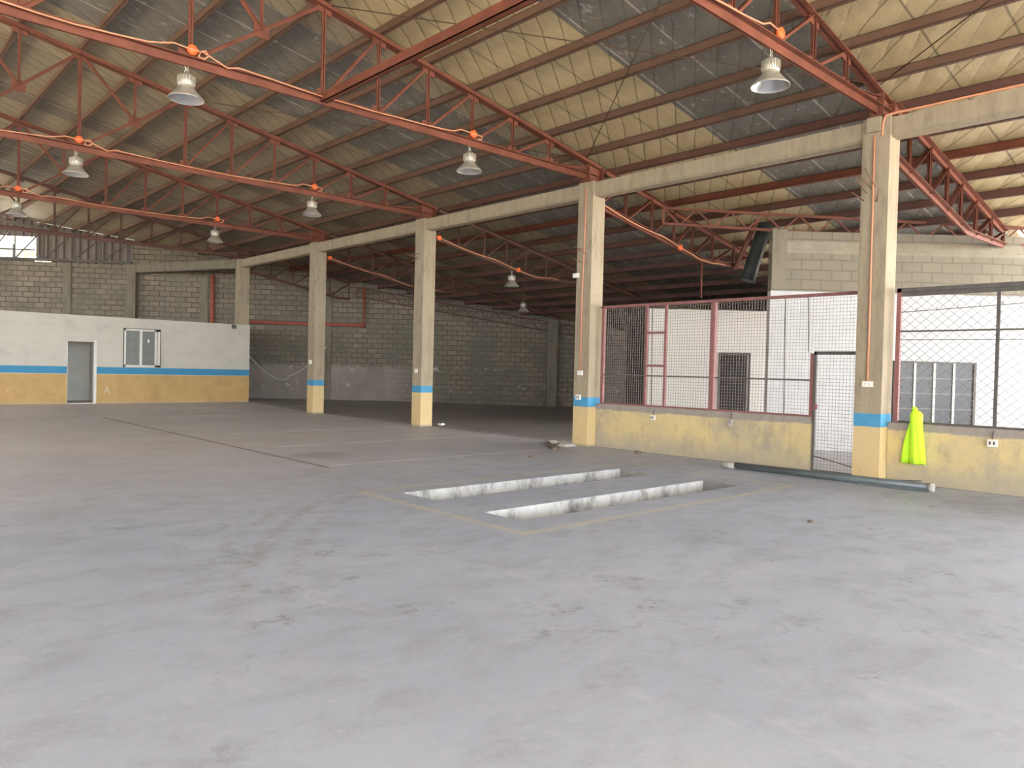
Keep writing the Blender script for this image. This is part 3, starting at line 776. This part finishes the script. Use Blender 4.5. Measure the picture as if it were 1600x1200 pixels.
m.box(dx1 - .05, dx1 + .03, -.02, th, .1, dz + .05); m.box(dx0 - .012, dx0, -.015, th, .1, dz + .02); m.box(dx0, dx1, -.015, th, dz, dz + .02)
m.build('door_frame', M['frame'], d1)
m = MB(); m.box(dx0, dx1, -.05, th, .08, .125); m.build('door_sill', M['frame'], d1)
w2 = struct(bpy.data.objects.new('window_2', None), 'white sliding window of the office'); COL.objects.link(w2); w2.location = (0, OY, 0)
m = MB(); e = .06
m.box(wx0, wx1, -.02, th, wz0, wz0 + e); m.box(wx0, wx1, -.02, th, wz1 - e, wz1); m.box(wx0, wx0 + e, -.02, th, wz0, wz1); m.box(wx1 - .16, wx1, -.02, th, wz0, wz1)
m.build('window_frame', M['frame'], w2)
m = MB(); m.box(wx1 - .1, wx1 - .085, -.03, 0, wz0, wz1); m.box(wx0 - .02, wx0, -.03, 0, wz0 - .02, wz1 + .02); m.box(wx1, wx1 + .02, -.03, 0, wz0 - .02, wz1 + .02); m.box(wx0, wx1, -.03, 0, wz1, wz1 + .02)
m.build('seal', M['dksteel'], w2)
m = MB(); mx = wx0 + .52; m.box(mx - .04, mx + .04, -.015, .06, wz0 + e, wz1 - e); m.build('sash_stile', M['frame'], w2)
for a, b in ((wx0 + e, mx - .04), (mx + .04, wx1 - .16)):
    m = MB(); m.box(a, b, .03, .04, wz0 + e, wz1 - e); m.build('pane', M['glass'], w2)
m = MB(); m.box(mx + .22, mx + .27, .02, .028, 2.12, 2.22); m.build('sticker', M['white'], w2)
# chalk strokes like a letter A low on the yellow paint
m = MB()
for a, b in (((6.90, .42), (6.965, .66)), ((6.965, .66), (7.05, .40)), ((6.925, .51), (7.01, .50))):
    m.bar((a[0], -.004, a[1]), (b[0], -.004, b[1]), .005, .014)
m.build('chalk_letter', M['frame'], wo)
# small vent box under the office wall top
m = MB()
m.box(0, .16, -.05, 0, 0, .14)
for z in (.03, .07, .11): m.box(.01, .15, -.058, -.05, z, z + .012)
tag(m.build('junction_box', M['dksteel'], None, .004, (11.02, OY, 2.74)), 'small grey box near the top right corner of the office wall', 'box', None, 'thing')

# ------------------------------------------------------------------ low yellow wall with screens
PX0, PX1, PZ = 11.60, 11.74, .87
def low_wall(name, y0, y1):
    m = MB(); m.box(0, PX1 - PX0, 0, y1 - y0, 0, PZ)
    return struct(m.build(name, M['low'], None, .012, (PX0, y0, 0)), 'low yellow wall with a grey cement top')
low_wall('wall_low', 5.56, CY[1]); low_wall('wall_low', FRONT + .3, CY[0])
SX = 11.67
def wire_grid(y0, y1, z0, z1, cell, t_, x=0.0):
    m = MB(); n = int(round((y1 - y0) / cell)); k = int(round((z1 - z0) / cell))
    for i in range(n + 1):
        yy = y0 + (y1 - y0) * i / n; m.box(x - t_ / 2, x + t_ / 2, yy - t_ / 2, yy + t_ / 2, z0, z1)
    for j in range(k + 1):
        zz = z0 + (z1 - z0) * j / k; m.box(x - t_ / 2, x + t_ / 2, y0, y1, zz - t_ / 2, zz + t_ / 2)
    return m
ZS = 2.80
t = thing('mesh_screen', 'maroon framed square wire mesh screen on the low yellow wall', 'screen', (SX, CY[0] + CA, 0), 0, None, 'thing')
Y = lambda y: y - CY[0] - CA
def post(y, z0, z1, w=.05, mat='screen', name='post', x=0):
    m = MB(); m.box(x - w / 2, x + w / 2, Y(y) - w / 2, Y(y) + w / 2, z0, z1); return m.build(name, M[mat], t)
wire_grid(Y(5.60), Y(9.93), PZ + .01, ZS, .0535, .0044).build('wire_mesh', M['wire'], t)
wire_grid(Y(4.80), Y(5.60), 1.92, ZS, .0535, .0044).build('wire_mesh', M['wire'], t)
for y, w in ((9.93, .06), (8.86, .045), (8.42, .045)): post(y, PZ, ZS, w)
post(7.40, PZ, ZS, .085)
post(5.58, .80, 1.88, .06)
for z in (2.27, 1.645):
    m = MB(); m.box(-.022, .022, Y(8.42), Y(8.86), z - .022, z + .022); m.build('cross_rail', M['screen'], t)
m = MB(); m.box(-.03, .03, Y(4.79), Y(9.99), ZS - .02, ZS + .03); m.build('top_rail', M['screen'], t)
m = MB(); m.box(-.012, .012, Y(5.6), Y(9.93), 1.44, 1.465); m.build('mid_rail', M['dksteel'], t)
m = MB(); m.box(-.02, .02, Y(5.6), Y(9.93), PZ, PZ + .03); m.build('bottom_rail', M['screen'], t)
for y, z0 in ((6.05, PZ), (8.72, PZ), (5.66, 1.9)):
    m = MB(); m.tube([(.01, Y(y), z0), (.01, Y(y) + .03, ZS)], .009, 6); m.build('tie_rod', M['dksteel'], t)
# gate
t2 = thing('mesh_gate', 'narrow wire mesh gate beside the thick column', 'gate', (SX - .02, 5.52, 0), 0, None, 'thing')
wire_grid(-.70, -.02, .03, 1.86, .0535, .0052).build('wire_mesh', M['wire'], t2)
m = MB(); m.box(-.025, .025, -.02, .02, .02, 1.91); m.build('stile', M['dksteel'], t2)
m = MB(); m.box(-.025, .025, -.71, -.675, .02, 1.91); m.build('stile', M['dksteel'], t2)
m = MB(); m.box(-.025, .025, -.71, .02, 1.86, 1.91); m.build('gate_rail', M['dksteel'], t2)
m = MB(); m.box(-.012, .012, -.69, 0, .02, .045); m.build('gate_rail', M['dksteel'], t2)
m = MB(); m.tube([(-.02, 0, .26), (-.02, -.35, .20), (-.02, -.69, .13)], .009, 6); m.build('tie_wire', M['dksteel'], t2)
m = MB(); m.box(-.05, -.025, -.06, .0, 1.0, 1.08); m.build('latch', M['screen'], t2)
# chain link fence to the right of the thick column
t3 = thing('chain_link_fence', 'chain link fence panel on the low wall behind the lime jacket', 'fence', (SX, CY[0] - .02, 0), 0, None, 'thing')
y1, y0 = -.06, -5.2
m = MB(); z0, z1 = PZ + .02, 2.78; cell = .115
def clip(c, s):
    # line z = z0 + s*(y - c); keep the part inside the panel
    pts = []
    a = c; b = c + (z1 - z0) / s
    lo, hi = min(a, b), max(a, b)
    lo, hi = max(lo, y0), min(hi, y1)
    if hi - lo < .02: return None
    return (lo, z0 + s * (lo - c)), (hi, z0 + s * (hi - c))
for s in (.86, -.86):
    c = y0 - 3
    while c < y1 + 3:
        q = clip(c, s)
        if q: m.bar((.006 if s > 0 else -.006, q[0][0], q[0][1]), (.006 if s > 0 else -.006, q[1][0], q[1][1]), .0055, .0055, (1, 0, 0))
        c += cell * 1.25
m.build('wire_mesh', M['chain'], t3)
m = MB(); m.box(-.03, .03, -.10, -.04, PZ, 2.83); m.build('post', M['screen'], t3)
m = MB(); m.box(-.022, .022, -1.36, -1.315, PZ, 2.8); m.build('post', M['dksteel'], t3)
m = MB(); m.box(-.022, .022, -4.2, -4.155, PZ, 2.8); m.build('post', M['dksteel'], t3)
m = MB(); m.box(-.03, .03, y0, -.04, 2.77, 2.83); m.build('top_rail', M['dksteel'], t3)
m = MB(); m.box(-.012, .012, y0, -.06, 2.19, 2.215); m.build('mid_rail', M['dksteel'], t3)
m = MB(); m.box(-.015, .015, y0, -.06, PZ, PZ + .03); m.build('bottom_rail', M['dksteel'], t3)
m = MB(); m.tube([(-.01, -.06, 2.08), (-.01, y0, 2.04)], .006, 6); m.build('tension_wire', M['dksteel'], t3)
m = MB(); m.tube([(-.01, -.06, 2.48), (-.01, -1.3, 2.53), (-.01, y0, 2.7)], .006, 6)
for k in range(9):
    yy = -.3 - k * .27; m.tube([(-.01, yy, 2.475 + .045 * -yy), (-.012, yy - .01, 2.53 + .045 * -yy)], .004, 5)
m.build('barbed_wire', M['dksteel'], t3)
m = MB(); m.box(-.02, .02, y0, -.05, 2.71, 2.765); m.build('rail_flange', M['dksteel'], t3)

# ------------------------------------------------------------------ lime jacket
tj = thing('hi_vis_jacket', 'lime yellow hi-vis jacket hung on the chain link fence over the low wall', 'jacket', (11.585, 4.0, .31), 0, None, 'thing')
def cloth(rows, n=40, x0=0.0):
    """rows: (z, centre y, half width, half depth, fold amount)"""
    vs = []; fs = []
    for z, cy, hw, hd, fo, ph in rows:
        for k in range(n):
            a = 2 * math.pi * k / n
            r = 1 + fo * math.sin(5 * a + ph) + fo * .6 * math.sin(9 * a + 1.3 * ph + .7)
            vs.append((x0 - .035 - hd * .3 + hd * math.cos(a) * r, cy + hw * math.sin(a) * (1 + fo * .4 * math.sin(5 * a + ph)), z + .01 * fo * 8 * math.sin(7 * a + ph)))
    for i in range(len(rows) - 1):
        for k in range(n):
            fs.append((i * n + k, i * n + (k + 1) % n, (i + 1) * n + (k + 1) % n, (i + 1) * n + k))
    m = MB(); m.add(vs, fs, True)
    o = len(m.v) - len(vs)
    m.f.append(tuple(range(n))[::-1]); m.sm.append(True)
    m.f.append(tuple((len(rows) - 1) * n + k for k in range(n))); m.sm.append(True)
    return m
body = cloth([(.0, -.066, .108, .05, .17, 0), (.05, -.066, .108, .05, .16, .1), (.2, -.053, .104, .052, .08, .25), (.34, -.045, .094, .055, .06, .35),
              (.46, -.037, .086, .06, .05, .5), (.55, -.032, .082, .062, .04, .6), (.63, -.028, .084, .065, .04, .7), (.69, -.03, .086, .06, .04, .75), (.73, -.024, .068, .046, .05, .8), (.752, -.008, .034, .028, .05, .9), (.765, -.002, .018, .015, .05, 1)])
body.build('jacket_body', M['hivis'], tj)
slv = cloth(x0=.028, rows=[(-.005, .118, .062, .03, .12, 1), (.1, .112, .06, .03, .12, 1.2), (.2, .104, .056, .03, .1, 1.5), (.33, .09, .045, .028, .08, 1.8), (.45, .074, .034, .026, .06, 2), (.55, .058, .022, .024, .04, 2.1), (.62, .045, .010, .016, .03, 2.2)])
slv.build('jacket_sleeve', M['hivis'], tj)
m = MB(); m.tube([(-.03, -.03, .755), (-.05, -.012, .79), (-.045, .02, .795), (-.025, .035, .765), (.03, .03, .77)], [.012, .016, .016, .013, .008], 10); m.build('hood_loop', M['hivis'], tj)

# ------------------------------------------------------------------ high bay lamps
def lamp(label, x, y, ztopl=5.385, lens=True):
    """hook at the local origin, lamp hanging below"""
    t = thing('high_bay_lamp', label, 'lamp', (x, y, ztopl), 0, 'high bay lamps under the trusses', 'thing')
    m = MB()
    m.tube([(-.03, 0, .0), (-.012, 0, -.06), (0, 0, -.09), (.02, 0, -.05), (.028, 0, 0)], .006, 6)
    ring = [(.022 * math.cos(a), 0, -.10 + .022 * math.sin(a)) for a in [2 * math.pi * k / 12 for k in range(13)]]
    m.tube(ring, .006, 6); m.build('hook', M['alu'], t)
    m = MB()
    m.lathe([(.001, -.12), (.03, -.122), (.035, -.14), (.075, -.15), (.096, -.165), (.098, -.29), (.085, -.30), (.001, -.30)], 40, flute=.0)
    hs = m.build('housing', M['alu'], t)
    m = MB()
    for k in range(20):
        a = 2 * math.pi * k / 20; c, s = math.cos(a), math.sin(a)
        m.bar((.1 * c, .1 * s, -.17), (.1 * c, .1 * s, -.275), .008, .022, (c, s, 0))
    m.build('cooling_fin', M['alu'], hs)
    m = MB()
    o_ = [(.085, -.30), (.1, -.315), (.125, -.345), (.16, -.39), (.20, -.43), (.222, -.455), (.225, -.465)]
    i_ = [(.219, -.465), (.214, -.455), (.194, -.433), (.153, -.393), (.118, -.35), (.09, -.322), (.001, -.318)]
    m.lathe(o_ + i_[:1], 40); rl = m.build('reflector', M['alu'], t)
    m = MB(); m.lathe(i_, 40); m.build('reflector_lining', M['aluin'], rl)
    return t
lamps = [(8.28, 0, 'aluminium high bay lamp over the gate, nearest the thick column'),
         (8.33, 1, 'high bay lamp under the yellow-wall column truss, nearer the column'),
         (3.55, 1, 'large high bay lamp at upper left under the nearest long truss chord'),
         (8.33, 2, 'high bay lamp under the truss of the second free-standing column, column side'),
         (3.55, 2, 'high bay lamp at upper left under the second long truss chord'),
         (8.32, 3, 'small high bay lamp under the far truss, above the office window'),
         (3.56, 3, 'dark high bay lamp just above the bright gable opening')]
for x, i, lab in lamps:
    lamp(lab, x, TY[i])
lamp('faint high bay lamp in the dark aisle, second truss, nearer one', 14.57, TY[2], zbot(14.57) - .05)
lamp('faint high bay lamp deepest in the dark side aisle', 18.6, 19.6, 4.05)
# hanger pipe for the deepest lamp
tag(MB().tube([(0, 0, 0), (0, 0, ztop(18.6) - 4.0)], .012, 6).build('lamp_hanger', M['steel'], None, 0, (18.6, 19.6, 4.04)), 'thin drop pipe above the deepest lamp of the dark aisle', 'hanger', None, 'thing')

# ------------------------------------------------------------------ orange boxes and conduits on the trusses
def jbox(label, x, y, z):
    t = thing('junction_box', label, 'junction box', (x, y, z), 0, 'orange junction boxes on the trusses', 'thing')
    m = MB(); n = 20; vs = []
    prof = [(.001, 0), (.062, 0), (.066, .01), (.066, .05), (.001, .055)]
    for r, d in prof:
        for k in range(n):
            a = 2 * math.pi * k / n; vs.append((r * math.cos(a), -d, r * math.sin(a)))
    fs = [(i * n + k, i * n + (k + 1) % n, (i + 1) * n + (k + 1) % n, (i + 1) * n + k) for i in range(len(prof) - 1) for k in range(n)]
    m.add(vs, fs, True); m.build('box_body', M['orange'], t)
    for a in (0, math.pi):
        m = MB(); m.tube([(.06 * math.cos(a), -.03, 0), (.085 * math.cos(a), -.03, 0)], .014, 8); m.build('spout', M['orange'], t)
BX = [(8.38, 0, 'orange junction box on the truss above the lamp by the gate'), (8.36, 1, 'bright orange junction box on the nearest long truss, column side'),
      (3.60, 1, 'round orange junction box above the large lamp at upper left'), (8.36, 2, 'orange junction box on the second long truss, column side'),
      (3.58, 2, 'orange-red junction box on the second long truss, far from the columns'), (8.36, 3, 'orange junction box above the small lamp over the office window'),
      (3.58, 3, 'orange-red junction box beside the bright gable opening')]
for x, i, lab in BX: jbox(lab, x, TY[i] - .03, ZB + .12)
CL = ['salmon cable along the truss chord by the gate', 'salmon cable along the chord of the nearest long truss', 'salmon cable along the chord of the second long truss',
      'salmon cable along the chord of the far truss near the office window']
for i in range(4):
    y = TY[i] - .10
    pts = []
    rnd = random.Random(i)
    def run(x0, x1, n):
        for k in range(n + 1):
            f = k / n; x = x0 + (x1 - x0) * f
            pts.append((x, y, ZB + .045 - .05 * math.sin(math.pi * f) * (1 if n > 4 else .3) + rnd.uniform(-.006, .006)))
    if i > 0:
        run(1.0, 3.05, 5)
        pts += [(3.2, y, ZB + .08), (3.35, y, ZB + .125), (3.52, y + .02, ZB + .12)]
        pts += [(3.68, y + .02, ZB + .12), (3.76, y, ZB + .14), (3.79, y, ZB + .08), (3.74, y, ZB + .03), (3.66, y, ZB + .04), (3.7, y - .01, ZB + .12), (3.85, y, ZB + .07), (4.05, y, ZB + .0)]
    run(4.2 if i else 5.6, 7.75, 8)
    pts += [(7.9, y, ZB + .06), (8.05, y, ZB + .12), (8.28, y + .02, ZB + .12)]
    if i: pts += [(8.45, y + .02, ZB + .12), (8.52, y, ZB + .1), (8.5, y, ZB + .04), (8.42, y, ZB + .03)]
    o = MB().tube([(p[0] - 8, p[1] - TY[i], p[2] - ZB) for p in pts], .011, 6).build('flexible_conduit', M['cable'], None, 0, (8, TY[i], ZB))
    tag(o, CL[i], 'cable', 'salmon cables on the trusses', 'thing')
# aisle cables with boxes
for i, lab in ((1, 'salmon cable sagging along the aisle truss behind the mesh screen'), (2, 'salmon cable along the aisle truss of the second free-standing column'), (3, 'pale red cable on the aisle truss nearest the office')):
    y = TY[i] - .09; pts = []
    for k in range(17):
        f = k / 16; x = 11.8 + 4.6 * f
        sag = -.05 * abs(math.sin(f * math.pi * 2.2))
        pts.append((x - 11.8, y - TY[i], zbot(x) + .03 + sag - 4.8 if not (i == 1 and k > 11) else zbot(x) - .05 - 4.8 + .02 * (k % 2)))
    o = MB().tube(pts, .014, 6).build('flexible_conduit', M['cable'], None, 0, (11.8, TY[i], 4.8)); tag(o, lab, 'cable', 'salmon cables on the trusses', 'thing')
jbox('orange junction box on the aisle truss behind the mesh screen', 14.52, TY[1] - .05, zbot(14.52) + .0)
jbox('dull red junction box on the dark aisle truss beside the faint lamp', 14.75, TY[2] - .05, zbot(14.75))
jbox('red junction box on the aisle side of the second free-standing column', 11.9, TY[2] - .06, 4.88)
jbox('red junction box on the aisle side of the column nearest the office', 11.9, TY[3] - .06, 4.88)
# drop pipe under the aisle truss
m = MB(); m.tube([(0, 0, 0), (0, 0, -.82)], .022, 8); m.tube([(-.05, 0, -.82), (.03, 0, -.85)], .02, 8)
tag(m.build('drop_pipe', M['steel'], None, 0, (15.53, TY[1], zbot(15.5) - .03)), 'short red drop pipe hanging from the aisle truss above the mesh screen', 'pipe', None, 'thing')

# ------------------------------------------------------------------ conduits, switches and boxes on the columns
def conduit(label, pts, r=.014, mat='cable', group='salmon conduits on the columns'):
    a = Vector(pts[0]); o = MB().tube([tuple(Vector(p) - a) for p in pts], r, 8).build('conduit', M[mat], None, 0, tuple(a)); tag(o, label, 'conduit', group, 'thing')
conduit('orange conduit running down the thick column to its white switch box', [(XR - .02, 4.60, 5.05), (XR - .02, 4.59, 3.2), (XR - .02, 4.585, 2.2), (XR - .02, 4.59, 1.47)])
conduit('orange conduit running down the column at the end of the yellow wall', [(XR - .02, 10.20, 5.2), (XR - .02, 10.205, 4.2), (XR - .02, 10.24, 3.0), (XR - .02, 10.235, 1.52)])
conduit('salmon conduit bent over the top of the thick column onto the beam', [(XR + .0, 4.50, 5.02), (XR - .01, 4.49, 5.2), (XR + .0, 4.46, 5.3), (XR + .06, 4.36, 5.335), (XR + .07, 4.2, 5.335), (XR + .07, FRONT + .3, 5.335)], .018)
def plate(name, label, y, z, w, h, cat='switch', mat='white', x=XR, d=.035, holes=2, grp='small electrical boxes'):
    t = thing(name, label, cat, (x, y, z), 0, grp, 'thing')
    m = MB(); m.box(-d, 0, -w / 2, w / 2, -h / 2, h / 2); m.build('box_body', M[mat], t, .004)
    for k in range(holes):
        yy = (k - (holes - 1) / 2) * w * .4
        m = MB(); m.box(-d - .006, -d, yy - w * .09, yy + w * .09, -h * .22, h * .22); m.build('socket' if cat == 'outlet' else 'rocker', M['dksteel'] if cat == 'outlet' else M['frame'], t)
    return t
plate('switch_box', 'white switch box at the foot of the orange conduit on the thick column', 4.585, 1.42, .15, .085)
plate('switch_box', 'white switch box on the column at the end of the yellow wall', 10.235, 1.475, .13, .09)
plate('outlet_box', 'white outlet in the blue band of the column by the yellow wall', 10.27, .985, .12, .1, 'outlet')
plate('switch_box', 'white switch box on the second free-standing column from the office', CY[2] + .2, 1.42, .12, .1)
plate('switch_box', 'white switch box on the free-standing column nearest the office', CY[3] + .18, 1.60, .14, .12)
plate('junction_box', 'square grey junction box at the top of the thick column', 4.61, 5.20, .20, .22, 'box', 'beam', XR, .05, 0)
plate('bracket', 'cream bracket on the column by the yellow wall, halfway up', 10.40, 3.44, .14, .09, 'bracket', 'white', XR, .06, 1)
plate('outlet_box', 'white outlet under the two maroon posts on the yellow low wall', 8.60, .675, .10, .085, 'outlet', 'white', PX0, .04)
plate('outlet_box', 'broken outlet hanging below the thick maroon post', 6.96, .69, .06, .11, 'outlet', 'debris', PX0, .04, 1)
plate('outlet_box', 'white outlet on the low wall right of the lime jacket', 3.03, .68, .12, .10, 'outlet', 'white', PX0, .045)
for y, z in ((8.58, .70), (6.95, .74), (3.03, .72)):
    o = MB().tube([(0, 0, 0), (-.02, .0, .05), (.0, -.01, .12)], .008, 6).build('flex_tail', M['dksteel'], None, 0, (PX0 - .015, y, z))
    tag(o, {8.58: 'dark flex above the outlet under the two maroon posts', 6.95: 'dark flex above the broken hanging outlet', 3.03: 'dark flex above the outlet right of the lime jacket'}[y], 'flex', None, 'thing')

# ------------------------------------------------------------------ red pipes on the back wall
def on_back(s, off, z): 
    p = BW0 + BWD * s + Vector((-.592, -.806, 0)) * off; return (p.x, p.y, z)
def wall_pipe(label, pts, r):
    a = Vector(pts[0]); t = thing('fire_pipe', label, 'pipe', tuple(a), 0, 'red pipes on the back wall', 'thing')
    q = [tuple(Vector(p) - a) for p in pts]
    MB().tube(q, r, 12).build('pipe_run', M['redpipe'], t)
    for p in q[1:-1]:
        m = MB(); m.tube([(p[0] - BWD.x * .12, p[1] - BWD.y * .12, p[2]), (p[0] + BWD.x * .09, p[1] + BWD.y * .09, p[2])], r * 1.25, 12); m.build('elbow', M['redpipe'], t)
wall_pipe('red vertical pipe on the block wall above the right end of the office', [on_back(3.08, .10, 2.6), on_back(3.08, .10, 5.02)], .075)
wall_pipe('long red pipe along the back wall turning up at its right end', [on_back(4.55, .09, 3.18), on_back(9.06, .09, 3.18), on_back(9.06, .09, 4.75)], .07)
# loose pale cable on the back wall
pts = []
for k in range(21):
    f = k / 20; s = 4.4 + 3.2 * f
    z = 1.95 - 1.1 * math.sin(math.pi * min(1, f * 1.0)) * (1 if f < .55 else .9) + (.55 * max(0, f - .4))
    pts.append(on_back(s, .06, z))
a = Vector(pts[0]); tag(MB().tube([tuple(Vector(p) - a) for p in pts], .014, 6).build('loose_cable', M['frame'], None, 0, tuple(a)), 'pale loose cable drooping on the grey plaster of the back wall', 'cable', None, 'thing')
m = MB(); m.box(-.12, .12, -.06, 0, -.2, .2); m.box(-.10, .10, -.075, -.06, -.17, .17)
tag(m.build('panel_box', M['dksteel'], None, .005, on_back(7.2, 0, .85), BWA), 'small dark panel box on the back wall beside the column nearest the office', 'box', None, 'thing')

# ------------------------------------------------------------------ things on the floor
A = Vector((10.87, 6.42, .058)); B = Vector((11.03, 3.62, .058)); d = B - A
t = thing('drain_pipe', 'long dark plastic pipe lying on the floor along the low wall', 'pipe', tuple(A), math.atan2(d.y, d.x), None, 'thing')
L = d.length
MB().tube([(0, 0, 0), (L, 0, 0)], .054, 18).build('pipe_run', M['blackpipe'], t)
MB().tube([(L, 0, 0), (L + .07, 0, 0)], .058, 18).build('end_cap', M['debris'], t)
MB().tube([(-.25, 0, -.01), (0, 0, -.005)], .045, 14).build('socket_end', M['debris'], t)
o = MB().bar((0, 0, 0), (.06, -.9, 0), .05, .03).build('timber_strip', M['blackpipe'], None, 0, (10.87, 4.5, .016)); tag(o, 'thin dark strip on the floor in front of the long pipe', 'strip', None, 'thing')
o = MB().bar((0, 0, 0), (.16, -.5, .04), .03, .02).build('steel_bar', M['dksteel'], None, 0, (11.14, 4.3, .06)); tag(o, 'short dark bar lying behind the end of the long pipe', 'bar', None, 'thing')
def rock(label, x, y, s, flat=.6, seed=0, mat='debris'):
    rnd = random.Random(seed); bm = bmesh.new(); bmesh.ops.create_icosphere(bm, subdivisions=2, radius=1)
    m = MB(); vs = []
    for v in bm.verts:
        k = 1 + rnd.uniform(-.22, .22); vs.append((v.co.x * s * k * 1.3, v.co.y * s * k, max(-.35, v.co.z) * s * k * flat + s * flat * .33))
    m.add(vs, [tuple(v.index for v in f.verts) for f in bm.faces]); bm.free()
    o = m.build('rubble_piece', M[mat], None, 0, (x, y, rise(y))); tag(o, label, 'rubble', 'bits of rubble on the floor', 'thing'); return o
rock('lump of broken concrete by the foot of the column at the yellow wall', 11.1, 10.35, .17, .35, 1)
rock('flat broken concrete slab beside the column at the yellow wall', 11.25, 10.8, .22, .3, 2)
rock('small dark stone at the foot of the low yellow wall', 11.35, 8.75, .05, .8, 3, 'wood')
rock('dark pebble on the open floor to the right of the pits', 7.6, 3.6, .03, .6, 4, 'wood')
rock('pale crumb at the foot of the second free-standing column', 12.2, 15.9, .08, .5, 5, 'white')
rock('dark crumb on the floor between the pits and the columns', 9.15, 9.35, .05, .3, 6, 'wood')
o = MB().bar((0, 0, 0), (.75, .95, .02), .07, .04).build('timber_batten', M['wood'], None, 0, (10.35, 9.95, .025)); tag(o, 'dark timber batten on the floor beside the broken concrete', 'batten', None, 'thing')

# black slanted pipe behind the front block wall
a = Vector((15.65, 8.68, 4.90)); b = Vector((15.40, 8.90, 3.75))
tag(MB().tube([(0, 0, 0), tuple((b - a) * .45), tuple((b - a) * .85), tuple((b - a) + Vector((-.02, .02, -.12)))], .16, 16).build('drain_pipe', M['duct'], None, 0, tuple(a)), 'thick black slanting pipe beside the left edge of the front block wall', 'pipe', None, 'thing')

m = MB(); A_ = Vector((17.0, TY[1], 4.2)); B_ = Vector((14.95, 8.5, 4.85)); m.bar((0, 0, 0), tuple(B_ - A_), .09, .09)
tag(m.build('steel_brace', M['steel'], None, 0, tuple(A_)), 'leaning dark red steel brace beside the thick black pipe', 'brace', None, 'thing')

# ------------------------------------------------------------------ tree outside the gable opening
t = thing('tree', 'tree with thin leafy branches outside the gable opening', 'tree', (6.6, 44.5, 0), 0, None, 'thing')
m = MB(); m.tube([(0, 0, 0), (.1, 0, 3), (.3, 0, 5.4), (.9, -.1, 6.7), (1.9, -.2, 7.6)], [.16, .13, .1, .07, .03], 8)
m.tube([(.3, 0, 5.4), (1.4, .1, 6.6), (3.0, .1, 7.6), (3.9, .1, 8.3)], [.08, .07, .05, .02], 8); m.tube([(.1, 0, 4), (-.9, .2, 5.6), (-1.6, .3, 6.8)], [.08, .05, .02], 8)
m.build('trunk', M['bark'], t)
m = MB(); rnd = random.Random(3)
for k in range(220):
    c = Vector((rnd.gauss(1.0, .9), rnd.gauss(0, .7), rnd.gauss(6.5, .5))); u = Vector((rnd.uniform(-1, 1), rnd.uniform(-1, 1), rnd.uniform(-1, 1))).normalized() * .12
    v = u.cross(Vector((rnd.uniform(-1, 1), rnd.uniform(-1, 1), rnd.uniform(-1, 1)))).normalized() * .06
    m.add([c - u, c + v, c + u, c - v], [(0, 1, 2, 3)])
m.build('foliage', M['leaf'], t)

# ------------------------------------------------------------------ light
w = bpy.data.worlds.new('overcast_daylight'); S.world = w; w.use_nodes = True
bg = w.node_tree.nodes['Background']; bg.inputs[0].default_value = (.87, .93, 1.0, 1); bg.inputs[1].default_value = 2.6
_n = w.node_tree.nodes; _l = w.node_tree.links        # hazy sky, brighter on the side of the sun
_tc = _n.new('ShaderNodeTexCoord'); _dp = _n.new('ShaderNodeVectorMath'); _dp.operation = 'DOT_PRODUCT'
_dp.inputs[1].default_value = (.42, -.88, .2); _l.new(_tc.outputs['Generated'], _dp.inputs[0])
_mr = _n.new('ShaderNodeMapRange'); _mr.inputs[1].default_value = -1; _mr.inputs[2].default_value = 1
_mr.inputs[3].default_value = .9; _mr.inputs[4].default_value = 4.6
_l.new(_dp.outputs['Value'], _mr.inputs[0]); _l.new(_mr.outputs[0], bg.inputs[1])
sd = bpy.data.lights.new('sun', 'SUN'); sd.energy = 12.0; sd.angle = math.radians(1.0); sd.color = (1, .93, .82)
so = bpy.data.objects.new('sun', sd); COL.objects.link(so)
so.rotation_euler = Vector((.10, .42, -.90)).to_track_quat('-Z', 'Y').to_euler()

# ------------------------------------------------------------------ camera
cd = bpy.data.cameras.new('camera'); cam = bpy.data.objects.new('camera', cd); COL.objects.link(cam)
yaw, pitch, roll = math.radians(42.78), math.radians(-1.06), math.radians(1.40)
sy, cy, sp, cp = math.sin(yaw), math.cos(yaw), math.sin(pitch), math.cos(pitch)
fwd = Vector((sy * cp, cy * cp, sp)); right = Vector((cy, -sy, 0)); up = right.cross(fwd)
r2 = right * math.cos(roll) + up * math.sin(roll); u2 = -right * math.sin(roll) + up * math.cos(roll)
mat = Matrix((r2, u2, -fwd)).transposed().to_4x4(); mat.translation = Vector((0, 0, 1.5))
cam.matrix_world = mat
cd.sensor_fit = 'HORIZONTAL'; cd.sensor_width = 36; cd.lens = 1180.5 / 1600 * 36; cd.clip_end = 300
S.camera = cam
S.view_settings.view_transform = 'Standard'; S.view_settings.look = 'None'; S.view_settings.gamma = 1; S.view_settings.use_curve_mapping = False
S.view_settings.exposure = 2.05
S.cycles.use_denoising = True
S.cycles.max_bounces = 10; S.cycles.diffuse_bounces = 6
